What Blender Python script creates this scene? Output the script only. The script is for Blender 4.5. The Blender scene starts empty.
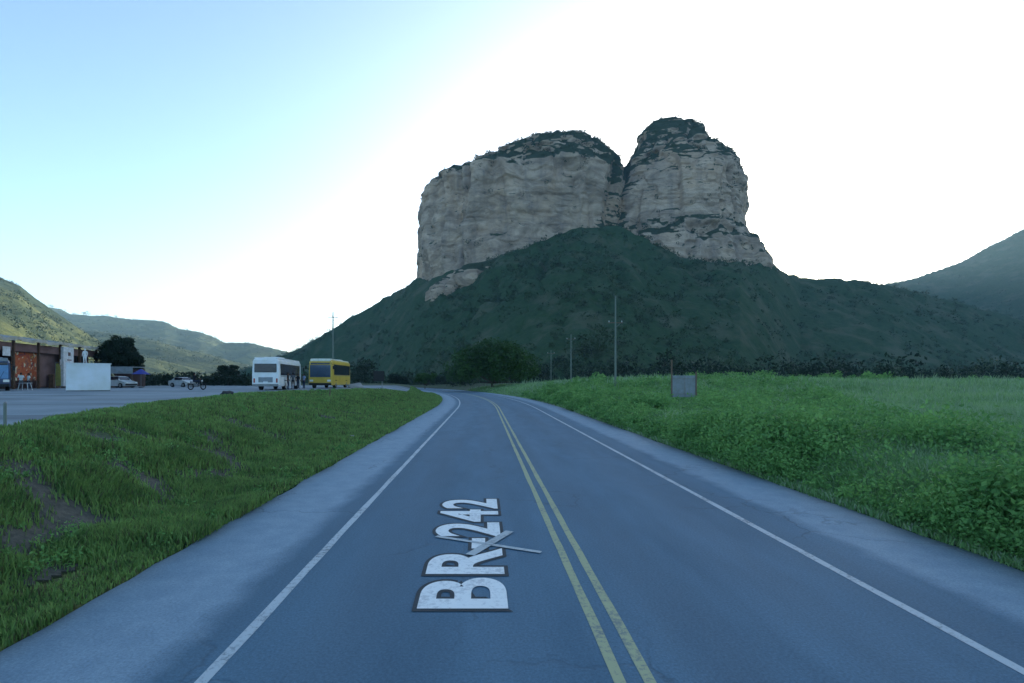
import bpy, bmesh, math, random
import numpy as np
from mathutils import Vector, Matrix

R = math.radians
random.seed(7)
rng = np.random.default_rng(11)
SC = bpy.context.scene
COL = SC.collection

# ------------------------------------------------------------------ camera, sky, sun, exposure
CAMZ = 2.6
F = 512.0
HY = 380.0
cd = bpy.data.cameras.new('camera'); cam = bpy.data.objects.new('camera', cd); COL.objects.link(cam)
cam.location = (0, 0, CAMZ); cam.rotation_euler = (R(90), 0, 0)
cd.sensor_width = 36; cd.lens = 18.0; cd.shift_y = 38.5 / 1024
cd.clip_start = 0.05; cd.clip_end = 60000
SC.camera = cam

SUN_EL = R(9.0)
SUN_AZ = math.atan2(690 - 512, 512)          # clockwise from +Y, behind the right butte
W = bpy.data.worlds.new('World'); SC.world = W; W.use_nodes = True
wn = W.node_tree; bgn = wn.nodes['Background']
sky = wn.nodes.new('ShaderNodeTexSky'); sky.sky_type = 'NISHITA'; sky.sun_disc = False
sky.sun_elevation = SUN_EL; sky.sun_rotation = SUN_AZ
sky.altitude = 500; sky.air_density = 0.7; sky.dust_density = 2.0; sky.ozone_density = 1.1
wn.links.new(sky.outputs[0], bgn.inputs['Color']); bgn.inputs['Strength'].default_value = 0.13
sl = bpy.data.lights.new('sun', 'SUN'); so = bpy.data.objects.new('sun', sl); COL.objects.link(so)
sl.energy = 3.6; sl.angle = R(0.53); sl.color = (1.0, 0.86, 0.68)
sd = Vector((math.sin(SUN_AZ) * math.cos(SUN_EL), math.cos(SUN_AZ) * math.cos(SUN_EL), math.sin(SUN_EL)))
so.rotation_euler = sd.to_track_quat('Z', 'Y').to_euler(); so.location = (0, 0, 60)
vs = SC.view_settings
vs.view_transform = 'Standard'; vs.look = 'None'; vs.gamma = 1.0; vs.use_curve_mapping = False
vs.exposure = 1.92
vs.use_white_balance = True; vs.white_balance_temperature = 6000; vs.white_balance_tint = 3
SC.cycles.max_bounces = 6; SC.cycles.diffuse_bounces = 3; SC.cycles.volume_bounces = 0
SC.cycles.transparent_max_bounces = 6

HAZE = 0.00015

# ------------------------------------------------------------------ noise
def _hash(ix, iy, iz=0, seed=0):
    n = (ix.astype(np.int64) * 374761393 + iy.astype(np.int64) * 668265263 + np.asarray(iz).astype(np.int64) * 2147483647 + seed * 1274126177) & 0xffffffff
    n = ((n ^ (n >> 13)) * 1274126177) & 0xffffffff
    n = ((n ^ (n >> 16)) * 2246822519) & 0xffffffff
    return ((n ^ (n >> 15)) & 0xffffff) / float(0xffffff)
def noise2(x, y, seed=0):
    x = np.asarray(x, float); y = np.asarray(y, float)
    ix = np.floor(x); iy = np.floor(y); fx = x - ix; fy = y - iy
    fx = fx * fx * (3 - 2 * fx); fy = fy * fy * (3 - 2 * fy)
    a = _hash(ix, iy, 0, seed); b = _hash(ix + 1, iy, 0, seed); c = _hash(ix, iy + 1, 0, seed); d = _hash(ix + 1, iy + 1, 0, seed)
    return (a * (1 - fx) + b * fx) * (1 - fy) + (c * (1 - fx) + d * fx) * fy
def fbm2(x, y, o=4, seed=0):
    s = 0; a = .5; t = 0
    for i in range(o):
        s = s + a * noise2(x * 2 ** i + 17 * i, y * 2 ** i - 9 * i, seed + i); t += a; a *= .5
    return s / t * 2 - 1
def noise3(x, y, z, seed=0):
    ix = np.floor(x); iy = np.floor(y); iz = np.floor(z); fx = x - ix; fy = y - iy; fz = z - iz
    fx = fx * fx * (3 - 2 * fx); fy = fy * fy * (3 - 2 * fy); fz = fz * fz * (3 - 2 * fz)
    def L(k):
        a = _hash(ix, iy, iz + k, seed); b = _hash(ix + 1, iy, iz + k, seed); c = _hash(ix, iy + 1, iz + k, seed); d = _hash(ix + 1, iy + 1, iz + k, seed)
        return (a * (1 - fx) + b * fx) * (1 - fy) + (c * (1 - fx) + d * fx) * fy
    return L(0) * (1 - fz) + L(1) * fz
def fbm3(x, y, z, o=4, seed=0):
    s = 0; a = .5; t = 0
    for i in range(o):
        s = s + a * noise3(x * 2 ** i + 7 * i, y * 2 ** i, z * 2 ** i - 5 * i, seed + i); t += a; a *= .5
    return s / t * 2 - 1
def ss(a, b, x):
    t = np.clip((x - a) / (b - a), 0, 1); return t * t * (3 - 2 * t)

# ------------------------------------------------------------------ materials
def lin(c):
    return tuple(((v / 12.92) if v <= .04045 else ((v + .055) / 1.055) ** 2.4) for v in c)
class NT:
    def __init__(s, name):
        s.m = bpy.data.materials.new(name); s.m.use_nodes = True; s.t = s.m.node_tree; s.n = s.t.nodes; s.b = s.n['Principled BSDF']
        s.tc = s.n.new('ShaderNodeTexCoord')
    def link(s, a, b): s.t.links.new(a, b)
    def node(s, k, **kw):
        q = s.n.new(k)
        for a, v in kw.items(): setattr(q, a, v)
        return q
    def mapping(s, src, scale=(1, 1, 1), rot=(0, 0, 0)):
        q = s.n.new('ShaderNodeMapping'); q.inputs['Scale'].default_value = scale; q.inputs['Rotation'].default_value = rot
        s.link(src, q.inputs[0]); return q.outputs[0]
    def noise(s, vec, scale, detail=4, rough=.55, dist=0):
        q = s.n.new('ShaderNodeTexNoise'); q.inputs['Scale'].default_value = scale; q.inputs['Detail'].default_value = detail
        q.inputs['Roughness'].default_value = rough; q.inputs['Distortion'].default_value = dist
        s.link(vec, q.inputs['Vector']); return q.outputs['Fac']
    def ramp(s, f, stops):
        q = s.n.new('ShaderNodeValToRGB'); e = q.color_ramp.elements
        while len(e) < len(stops): e.new(.5)
        for i, (p, c) in enumerate(stops):
            e[i].position = p; e[i].color = (c, c, c, 1) if isinstance(c, (int, float)) else (*c, 1)
        s.link(f, q.inputs[0]); return q.outputs[0]
    def mix(s, f, a, b, mode='MIX'):
        q = s.n.new('ShaderNodeMix'); q.data_type = 'RGBA'; q.blend_type = mode
        for v, i in ((f, 0), (a, 6), (b, 7)):
            if hasattr(v, 'links'): s.link(v, q.inputs[i])
            elif isinstance(v, (int, float)) and i == 0: q.inputs[0].default_value = v
            else: q.inputs[i].default_value = (*v, 1) if not isinstance(v, (int, float)) else (v, v, v, 1)
        return q.outputs[2]
    def math(s, op, a, b=None):
        q = s.n.new('ShaderNodeMath'); q.operation = op
        for v, i in ((a, 0), (b, 1)):
            if v is None: continue
            if hasattr(v, 'links'): s.link(v, q.inputs[i])
            else: q.inputs[i].default_value = v
        return q.outputs[0]
    def bump(s, h, strength, dist):
        q = s.n.new('ShaderNodeBump'); q.inputs['Strength'].default_value = strength; q.inputs['Distance'].default_value = dist
        s.link(h, q.inputs['Height']); s.link(q.outputs[0], s.b.inputs['Normal'])
    def color(s, c):
        if hasattr(c, 'links'): s.link(c, s.b.inputs['Base Color'])
        else: s.b.inputs['Base Color'].default_value = (*c, 1)
def spec(nt, rough, sp=.3, metal=0):
    nt.b.inputs['Roughness'].default_value = rough; nt.b.inputs['Specular IOR Level'].default_value = sp; nt.b.inputs['Metallic'].default_value = metal
_mc = {}
def paint(name, c, rough=.5, sp=.4, metal=0, dirt=.25, scale=3.0):
    """plain painted / plastic surface with procedural wear"""
    if name in _mc: return _mc[name]
    t = NT(name); spec(t, rough, sp, metal)
    n = t.noise(t.tc.outputs['Object'], scale, 5, .6)
    d = tuple(v * (1 - dirt) * (.95 if i < 2 else .85) for i, v in enumerate(c))
    t.color(t.mix(t.ramp(n, [(.35, 0), (.7, 1)]), c, d))
    _mc[name] = t.m; return t.m

def mat_asphalt():
    t = NT('asphalt'); spec(t, .8, .25)
    uv = t.tc.outputs['UV']
    sx = t.node('ShaderNodeSeparateXYZ'); t.link(uv, sx.inputs[0]); U = sx.outputs[0]
    fine = t.noise(uv, 34, 6, .8)
    mid = t.noise(t.mapping(uv, (1, .25, 1)), 1.3, 5, .6)
    big = t.noise(t.mapping(uv, (1, .06, 1)), .7, 3, .5)
    base = t.mix(t.ramp(mid, [(.3, 0), (.7, 1)]), (.072, .132, .192), (.100, .176, .248))
    # wheel tracks polished lighter, lane centres darker
    tr = t.math('MULTIPLY', t.math('ADD', U, 2.43 - .9), 2 * math.pi / 1.72)
    tr = t.math('MULTIPLY_ADD', t.math('COSINE', tr), .5); tr.node.inputs[2].default_value = .5
    base = t.mix(t.math('MULTIPLY', tr, .28), base, (.126, .195, .262))
    base = t.mix(t.math('MULTIPLY', t.ramp(big, [(.4, 0), (.65, 1)]), .3), base, (.062, .088, .118))
    # shoulders: older, paler surfacing
    j = t.math('MULTIPLY', t.math('SUBTRACT', t.noise(uv, 1.1, 4, .6), .5), .5)
    Uj = t.math('ADD', U, j)
    shl = t.ramp(t.math('MULTIPLY_ADD', Uj, -1.0), [(0, 0), (1, 1)])
    def step(x, e, w, up=True):
        q = t.node('ShaderNodeMapRange'); q.inputs[1].default_value = e - w; q.inputs[2].default_value = e + w
        q.inputs[3].default_value = 0 if up else 1; q.inputs[4].default_value = 1 if up else 0
        t.link(x, q.inputs[0]); return q.outputs[0]
    sh = t.math('MAXIMUM', step(Uj, -2.95, .18, False), step(Uj, 5.75, .16))
    shc = t.mix(t.ramp(t.noise(uv, 2.4, 6, .7), [(.3, 0), (.7, 1)]), (.175, .245, .315), (.24, .32, .39))
    base = t.mix(sh, base, shc)
    # dusty outer margin
    ed = t.math('MAXIMUM', step(Uj, -4.55, .22, False), step(Uj, 7.2, .25))
    base = t.mix(t.math('MULTIPLY', ed, .6), base, (.21, .23, .235))
    # aggregate, cracks
    base = t.mix(.75, base, t.mix(t.ramp(fine, [(.3, 0), (.75, 1)]), (.25, .25, .25), (.75, .75, .75)), 'OVERLAY')
    v = t.node('ShaderNodeTexVoronoi', feature='DISTANCE_TO_EDGE'); v.inputs['Scale'].default_value = .35
    wv = t.node('ShaderNodeVectorMath', operation='ADD'); nz = t.node('ShaderNodeTexNoise'); nz.inputs['Scale'].default_value = 1.5; nz.inputs['Detail'].default_value = 6
    t.link(uv, nz.inputs['Vector']); t.link(uv, wv.inputs[0]); t.link(nz.outputs['Color'], wv.inputs[1]); t.link(wv.outputs[0], v.inputs['Vector'])
    cr = t.ramp(v.outputs['Distance'], [(0, 1), (.012, 0)])
    crm = t.math('MULTIPLY', cr, t.ramp(t.noise(uv, .25, 2), [(.47, 0), (.56, 1)]))
    base = t.mix(t.math('MULTIPLY', crm, .35), base, (.03, .03, .033))
    t.color(base); t.bump(t.math('ADD', fine, t.math('MULTIPLY', crm, -2.0)), .35, .01)
    return t.m
def mat_lot():
    t = NT('lot_asphalt'); spec(t, .85, .2)
    o = t.tc.outputs['Object']
    a = t.noise(o, .25, 6, .65); b = t.noise(o, 20, 4, .7)
    c = t.mix(t.ramp(a, [(.3, 0), (.7, 1)]), (.13, .165, .190), (.25, .285, .31))
    c = t.mix(t.math('MULTIPLY', t.ramp(t.noise(t.mapping(o, (.12, 1.2, 1)), .4, 3), [(.5, 0), (.62, 1)]), .5), c, (.07, .075, .085))
    t.color(t.mix(.35, c, t.mix(b, (.2, .2, .2), (.8, .8, .8)), 'OVERLAY')); t.bump(b, .3, .02)
    return t.m
def mat_marking(name, c, dark):
    t = NT(name); spec(t, .7, .3)
    o = t.tc.outputs['Object']
    w = t.noise(o, 14, 8, .75); w2 = t.noise(o, 1.2, 3)
    f = t.ramp(t.math('ADD', t.math('MULTIPLY', w, .7), t.math('MULTIPLY', w2, .3)), [(.40, 0), (.50, 1)])
    t.color(t.mix(f, dark, c)); t.bump(w, .2, .004)
    return t.m
def mat_terrain():
    t = NT('terrain'); spec(t, .95, .1)
    o = t.tc.outputs['Object']
    at = t.node('ShaderNodeAttribute', attribute_name='zone'); zx = t.node('ShaderNodeSeparateXYZ'); t.link(at.outputs['Vector'], zx.inputs[0])
    hill, talus, dirt = zx.outputs[0], zx.outputs[1], zx.outputs[2]
    # near verge: soil under the grass
    n1 = t.noise(o, 1.1, 6, .7); n2 = t.noise(o, 9, 5, .7)
    soil = t.mix(t.ramp(n2, [(.3, 0), (.7, 1)]), (.05, .05, .042), (.13, .12, .10))
    green = t.mix(t.ramp(n2, [(.3, 0), (.7, 1)]), (.03, .06, .02), (.06, .10, .035))
    f = t.ramp(t.math('ADD', n1, t.math('MULTIPLY', dirt, .35)), [(.42, 0), (.60, 1)])
    near = t.mix(f, green, soil)
    # talus scrub
    m1 = t.noise(o, .03, 8, .7); m2 = t.noise(o, .25, 6, .7)
    tal = t.mix(t.ramp(m2, [(.3, 0), (.7, 1)]), (.022, .050, .022), (.048, .085, .036))
    tal = t.mix(t.ramp(m1, [(.50, 0), (.62, 1)]), tal, (.080, .095, .055))
    # grazed far hills: pale pasture broken by scrub
    h1 = t.noise(o, .006, 9, .68, .6); h2 = t.noise(o, .04, 6, .7)
    hl = t.mix(t.ramp(h1, [(.43, 0), (.56, 1)]), (.11, .125, .045), (.030, .050, .024))
    hl = t.mix(t.ramp(h2, [(.5, 0), (.7, 1)]), hl, (.035, .055, .025))
    c = t.mix(talus, near, tal); c = t.mix(hill, c, hl)
    t.color(c)
    hh = t.math('ADD', t.math('MULTIPLY', n2, .02), t.math('MULTIPLY', t.math('MULTIPLY', m2, talus), 2.0))
    hh = t.math('ADD', hh, t.math('MULTIPLY', t.math('MULTIPLY', h2, hill), 8.0))
    t.bump(hh, 1.0, 1.0)
    return t.m
def mat_rock():
    t = NT('cliff_rock'); spec(t, .92, .15)
    o = t.tc.outputs['Object']
    strata = t.noise(t.mapping(o, (.034, .034, .085)), 1.0, 8, .68, 1.2)
    fine = t.noise(t.mapping(o, (.13, .13, .26)), 1.0, 6, .7, .8)
    vert = t.noise(t.mapping(o, (.09, .09, .012)), 1.0, 5, .6, .5)
    patch = t.noise(o, .02, 4, .6)
    c = t.mix(t.ramp(strata, [(.34, 0), (.62, 1)]), (.22, .165, .120), (.53, .405, .295))
    c = t.mix(t.math('MULTIPLY', t.ramp(patch, [(.48, 0), (.66, 1)]), .5), c, (.56, .38, .24))
    c = t.mix(t.math('MULTIPLY', t.ramp(vert, [(.52, 0), (.68, 1)]), .5), c, (.21, .17, .145))
    c = t.mix(t.math('MULTIPLY', t.ramp(fine, [(.31, 1), (.42, 0)]), .65), c, (.10, .09, .08))
    # vegetation on ledges and on top
    g = t.node('ShaderNodeNewGeometry'); sx = t.node('ShaderNodeSeparateXYZ'); t.link(g.outputs['Normal'], sx.inputs[0])
    at = t.node('ShaderNodeAttribute', attribute_name='cap')
    lv = t.math('ADD', t.math('ADD', t.math('MULTIPLY', sx.outputs[2], .75), t.math('MULTIPLY', at.outputs['Fac'], .9)), t.math('MULTIPLY', t.math('SUBTRACT', t.noise(o, .06, 6, .7), .5), 1.1))
    veg = t.mix(t.noise(o, .3, 4), (.022, .035, .018), (.05, .065, .032))
    c = t.mix(t.ramp(lv, [(.44, 0), (.56, 1)]), c, veg)
    t.color(c)
    t.bump(t.math('ADD', t.math('MULTIPLY', strata, 3.0), t.math('ADD', t.math('MULTIPLY', fine, 1.5), vert)), .8, 1.1)
    return t.m
def mat_leaf(name, lo, hi, patch=.8, trans=.25, tip=None):
    t = NT(name); spec(t, .65, .25)
    at = t.node('ShaderNodeAttribute', attribute_name='rnd')
    n = t.noise(t.tc.outputs['Object'], patch, 4, .6)
    f = t.math('ADD', t.math('MULTIPLY', at.outputs['Fac'], .55), t.math('MULTIPLY', t.ramp(n, [(.35, 0), (.65, 1)]), .45))
    c = t.mix(f, lo, hi)
    if tip:
        c = t.mix(t.ramp(at.outputs['Fac'], [(.80, 0), (.9, 1)]), c, tip)
    t.color(c)
    tr = t.node('ShaderNodeBsdfTranslucent'); t.link(c, tr.inputs[0])
    mx = t.node('ShaderNodeMixShader'); mx.inputs[0].default_value = trans
    t.link(t.b.outputs[0], mx.inputs[1]); t.link(tr.outputs[0], mx.inputs[2])
    t.link(mx.outputs[0], t.n['Material Output'].inputs[0])
    return t.m
def mat_bark(name, a, b):
    t = NT(name); spec(t, .9, .1)
    n = t.noise(t.mapping(t.tc.outputs['Object'], (6, 6, 1)), 2, 5, .7)
    t.color(t.mix(n, a, b)); t.bump(n, .5, .03); return t.m
def mat_glass(name, c, rough=.08):
    t = NT(name); spec(t, rough, .8)
    n = t.noise(t.tc.outputs['Object'], 1.2, 3)
    t.color(t.mix(n, c, tuple(v * .6 for v in c))); return t.m

M = {}
M['asphalt'] = mat_asphalt(); M['lot'] = mat_lot(); M['terrain'] = mat_terrain(); M['rock'] = mat_rock()
M['white_line'] = mat_marking('white_road_paint', (.42, .47, .50), (.17, .20, .22))
M['letter'] = mat_marking('overlay_text_white', (.78, .78, .76), (.55, .55, .55))  # white of the map overlay text, not paint the road has
M['faint'] = mat_marking('overlay_arrow_pale', (.42, .45, .46), (.22, .24, .25))  # pale tone of the overlay arrow strokes, no worn paint
M['outline'] = mat_marking('overlay_text_outline', (.022, .032, .040), (.03, .04, .05))  # dark edge of the map overlay text
M['yellow_line'] = mat_marking('yellow_road_paint', (.35, .37, .22), (.17, .20, .19))
M['grass_short'] = mat_leaf('short_grass', (.065, .135, .038), (.30, .45, .12), 1.6, .3, (.10, .10, .05))
M['grass_tall'] = mat_leaf('tall_grass', (.10, .22, .070), (.34, .50, .20), .13, .3, (.34, .42, .28))
M['stalk'] = mat_leaf('seed_stalk', (.12, .22, .10), (.34, .46, .27), .4, .3)
M['weed'] = mat_leaf('weed_leaves', (.060, .165, .045), (.26, .46, .13), .9, .4)
M['scrub'] = mat_leaf('scrub_leaves', (.010, .026, .010), (.055, .090, .034), .02, .1)
M['leaf_green'] = mat_leaf('tree_leaves', (.012, .038, .012), (.060, .125, .022), .12, .2)
M['leaf_dark'] = mat_leaf('dark_tree_leaves', (.006, .016, .008), (.014, .034, .014), .3, .1)
M['bark'] = mat_bark('bark', (.05, .04, .03), (.12, .10, .08))
M['concrete'] = mat_bark('pole_concrete', (.11, .14, .12), (.22, .25, .21))
M['stone'] = mat_bark('stone', (.20, .19, .18), (.42, .40, .38))
M['dark_stone'] = mat_bark('dark_stone', (.02, .02, .022), (.06, .06, .06))
M['tyre'] = paint('tyre_rubber', (.015, .015, .016), .85, .2)
M['rim'] = paint('wheel_rim', (.30, .30, .31), .45, .5, .6)
M['glass'] = mat_glass('dark_glass', (.008, .014, .030), .25)
M['screen'] = mat_glass('windscreen_glass', (.06, .10, .16), .06)
M['bus_white'] = paint('white_bus_paint', (.74, .76, .78), .35, .5, 0, .12, 1.2)
M['bus_yellow'] = paint('yellow_bus_paint', (.58, .41, .05), .35, .5, 0, .18, 1.2)
M['car_paint'] = paint('car_paint', (.46, .48, .50), .4, .5, 0, .25, 1.5)
M['cream'] = paint('cream_paint', (.66, .68, .60), .45, .4, 0, .2)
M['blue_paint'] = paint('blue_van_paint', (.04, .07, .16), .4, .5)
M['black'] = paint('black_plastic', (.015, .016, .018), .6, .3)
M['grey'] = paint('grey_metal', (.22, .23, .24), .55, .4)
M['sign_back'] = paint('sign_back_metal', (.24, .27, .30), .6, .4, .2)
M['white'] = paint('white_board', (.72, .75, .78), .6, .3, 0, .12, .8)
M['lamp'] = paint('lamp_lens', (.75, .76, .72), .2, .7, 0, .05)
M['red_lamp'] = paint('red_lamp_lens', (.35, .02, .015), .25, .6)
M['wood'] = mat_bark('weathered_wood', (.10, .07, .05), (.22, .17, .13))
M['brown'] = paint('brown_boards', (.12, .07, .045), .8, .2, 0, .4)
M['wall_dark'] = paint('stained_wall', (.20, .12, .11), .85, .2, 0, .4, .6)
M['roof_edge'] = paint('pale_roof_fascia', (.50, .47, .40), .7, .3, 0, .35, .7)
M['yellow'] = paint('yellow_green_cloth', (.34, .33, .10), .8, .2, 0, .3)
M['blue_cloth'] = paint('blue_canvas', (.05, .06, .28), .7, .2)
M['light_blue'] = paint('light_blue_panel', (.16, .30, .52), .5, .4, 0, .15)
M['skin'] = paint('skin', (.18, .09, .055), .6, .3, 0, .1)
M['hair'] = paint('hair', (.012, .010, .009), .7, .2)
M['shirt_white'] = paint('white_cloth', (.66, .68, .70), .85, .1)
M['shirt_black'] = paint('black_cloth', (.015, .017, .022), .85, .1)
M['shirt_blue'] = paint('pale_blue_cloth', (.30, .38, .60), .85, .1)
M['shirt_grey'] = paint('grey_cloth', (.12, .13, .15), .85, .1)
M['jeans'] = paint('denim', (.03, .045, .08), .85, .1)
M['plaster'] = paint('white_plaster', (.70, .70, .72), .8, .2)
def mat_mural():
    t = NT('mural'); spec(t, .75, .2)
    o = t.tc.outputs['Object']
    a = t.noise(o, .9, 4, .6, .8); b = t.noise(o, 1.9, 2, .5, .4)
    c = t.ramp(a, [(.30, (.05, .03, .06)), (.42, (.34, .07, .03)), (.52, (.42, .12, .04)), (.60, (.14, .06, .06)), (.68, (.55, .30, .06))])
    c = t.mix(t.ramp(b, [(.58, 0), (.62, 1)]), c, (.55, .50, .34)); t.color(c); return t.m
M['mural'] = mat_mural()

# ------------------------------------------------------------------ mesh helpers
def link(name, me, mats, parent=None):
    o = bpy.data.objects.new(name, me); COL.objects.link(o)
    for m in (mats if isinstance(mats, (list, tuple)) else [mats]): me.materials.append(m)
    if parent: o.parent = parent
    return o
def tag(o, label=None, cat=None, group=None, kind=None):
    if label: o['label'] = label
    if cat: o['category'] = cat
    if group: o['group'] = group
    if kind: o['kind'] = kind
    return o
def empty(name, loc, rz=0, **kw):
    o = bpy.data.objects.new(name, None); o.empty_display_size = .3; COL.objects.link(o)
    o.location = loc; o.rotation_euler = (0, 0, rz); return tag(o, **kw)
def np_mesh(name, V, Fc, smooth=False, attrs=None):
    """V (n,3); Fc (m,k) all faces the same size"""
    me = bpy.data.meshes.new(name); V = np.ascontiguousarray(V, np.float32); Fc = np.ascontiguousarray(Fc, np.int32)
    k = Fc.shape[1]
    me.vertices.add(len(V)); me.vertices.foreach_set('co', V.ravel())
    me.loops.add(Fc.size); me.loops.foreach_set('vertex_index', Fc.ravel())
    me.polygons.add(len(Fc)); me.polygons.foreach_set('loop_start', np.arange(0, Fc.size, k, dtype=np.int32))
    me.polygons.foreach_set('loop_total', np.full(len(Fc), k, np.int32))
    if smooth: me.polygons.foreach_set('use_smooth', np.ones(len(Fc), bool))
    for an, (ty, a) in (attrs or {}).items():
        at = me.attributes.new(an, ty, 'POINT')
        at.data.foreach_set('vector' if ty == 'FLOAT_VECTOR' else 'value', np.ascontiguousarray(a, np.float32).ravel())
    me.update(calc_edges=True); return me
class MB:
    """collects boxes, prisms and tubes for ONE part"""
    def __init__(s): s.bm = bmesh.new()
    def box(s, c, d, bev=0, rot=None):
        g = bmesh.ops.create_cube(s.bm, size=1); vs = g['verts']
        mt = Matrix.Translation(c) @ (rot.to_4x4() if rot else Matrix()) @ Matrix.Diagonal((*d, 1))
        bmesh.ops.transform(s.bm, matrix=mt, verts=vs)
        if bev:
            ed = list({e for v in vs for e in v.link_edges}); bmesh.ops.bevel(s.bm, geom=ed, offset=bev, segments=2, affect='EDGES', profile=.6)
        return s
    def cyl(s, a, b, r0, r1=None, n=12):
        a = Vector(a); b = Vector(b); r1 = r0 if r1 is None else r1
        g = bmesh.ops.create_cone(s.bm, cap_ends=True, segments=n, radius1=r0, radius2=max(r1, 1e-4), depth=(b - a).length)
        mt = Matrix.Translation((a + b) / 2) @ (b - a).to_track_quat('Z', 'Y').to_matrix().to_4x4()
        bmesh.ops.transform(s.bm, matrix=mt, verts=g['verts']); return s
    def ball(s, c, r, d=(1, 1, 1)):
        g = bmesh.ops.create_icosphere(s.bm, subdivisions=2, radius=r)
        bmesh.ops.transform(s.bm, matrix=Matrix.Translation(c) @ Matrix.Diagonal((*d, 1)), verts=g['verts']); return s
    def loft(s, rings):
        """rings: list of equal-length vertex loops; capped"""
        rr = [[s.bm.verts.new(p) for p in r] for r in rings]; n = len(rr[0])
        for a, b in zip(rr, rr[1:]):
            for i in range(n): s.bm.faces.new((a[i], a[(i + 1) % n], b[(i + 1) % n], b[i]))
        s.bm.faces.new(rr[0][::-1]); s.bm.faces.new(rr[-1]); return s
    def build(s, name, mat, parent=None, smooth=False):
        bmesh.ops.recalc_face_normals(s.bm, faces=s.bm.faces)
        me = bpy.data.meshes.new(name); s.bm.to_mesh(me); s.bm.free()
        if smooth: me.polygons.foreach_set('use_smooth', np.ones(len(me.polygons), bool))
        return link(name, me, mat, parent)
def copy_tree(o, parent=None):
    c = o.copy(); COL.objects.link(c); c.parent = parent
    for ch in list(o.children): copy_tree(ch, c)
    return c

# ------------------------------------------------------------------ the lie of the land
UL, UR = -4.65, 7.35                      # outer edges of the two shoulders
def cx(Y):
    Y = np.asarray(Y, float); q = np.clip(Y - 45, 0, 150)
    return -0.0547 * Y - q * q / (2 * 277.) - np.clip(Y - 195, 0, None) * (150 / 277.)
EY = [-60, 0, 10, 13.5, 20, 39, 45, 52, 65, 85, 100, 400]
EV = [3.5, 3.6, 5, 6.5, 9, 13.6, 12.6, 9, 6.5, 5, 4, 4]
def lotz(X, Y):
    g = ss(54, 85, Y) * ss(-22, -15, X)
    return 1.6 * (1 - g) + .35 * g
def ridge(X, Y, pts, D, Wd, back=None, p=1.2, Df=None, top=0):
    """a ridge whose crest runs at depth D; pts are (bearing, height) pairs taken off the photo"""
    Yc = np.maximum(Y, 1.0); b = 512 + 512 * X / Yc
    Dc = D if Df is None else np.interp(b, [q[0] for q in Df], [q[1] for q in Df])
    z = (HY - np.interp(b, [q[0] for q in pts], [q[1] for q in pts])) / F * Dc + CAMZ
    t = np.clip((Dc - Y) / (z / Wd), 0, 1); t2 = np.clip((Y - Dc - top) / (z / (back or Wd)), 0, 1)
    return np.where(Y > 1, z * np.where(Y < Dc, (1 - t) ** p, (1 - t2) ** p), 0)
TAL = [(-400, 386), (200, 382), (240, 372), (270, 361), (285, 355), (295, 350), (320, 337), (350, 318), (380, 301), (400, 290), (415, 281), (432, 280), (455, 274),
       (480, 265), (515, 250), (550, 237), (580, 231), (610, 231), (628, 235), (645, 241), (680, 251), (720, 257), (768, 264), (785, 272), (800, 278), (830, 279),
       (885, 283), (950, 300), (1024, 322), (1100, 338), (1300, 362), (1700, 384)]
TDF = [(380, 630), (440, 505), (480, 480), (740, 470), (800, 610)]
HF = [(-900, 262), (-300, 245), (-60, 262), (0, 277), (20, 285), (35, 297), (50, 308), (80, 329), (110, 349), (140, 370), (165, 384), (400, 387)]
HG = [(-900, 300), (0, 302), (50, 306), (90, 314), (120, 318), (150, 320), (165, 322), (180, 328), (200, 332), (212, 336), (225, 343), (250, 342), (262, 345), (270, 347), (290, 352), (330, 362), (420, 380), (600, 388)]
HM = [(-900, 330), (40, 326), (100, 332), (130, 336), (160, 342), (190, 350), (230, 360), (270, 370), (330, 385), (500, 390)]
HR = [(500, 388), (780, 330), (830, 296), (885, 284), (905, 280), (930, 273), (960, 262), (1000, 240), (1024, 228), (1080, 203), (1200, 186), (1500, 220), (2200, 300)]
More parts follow.
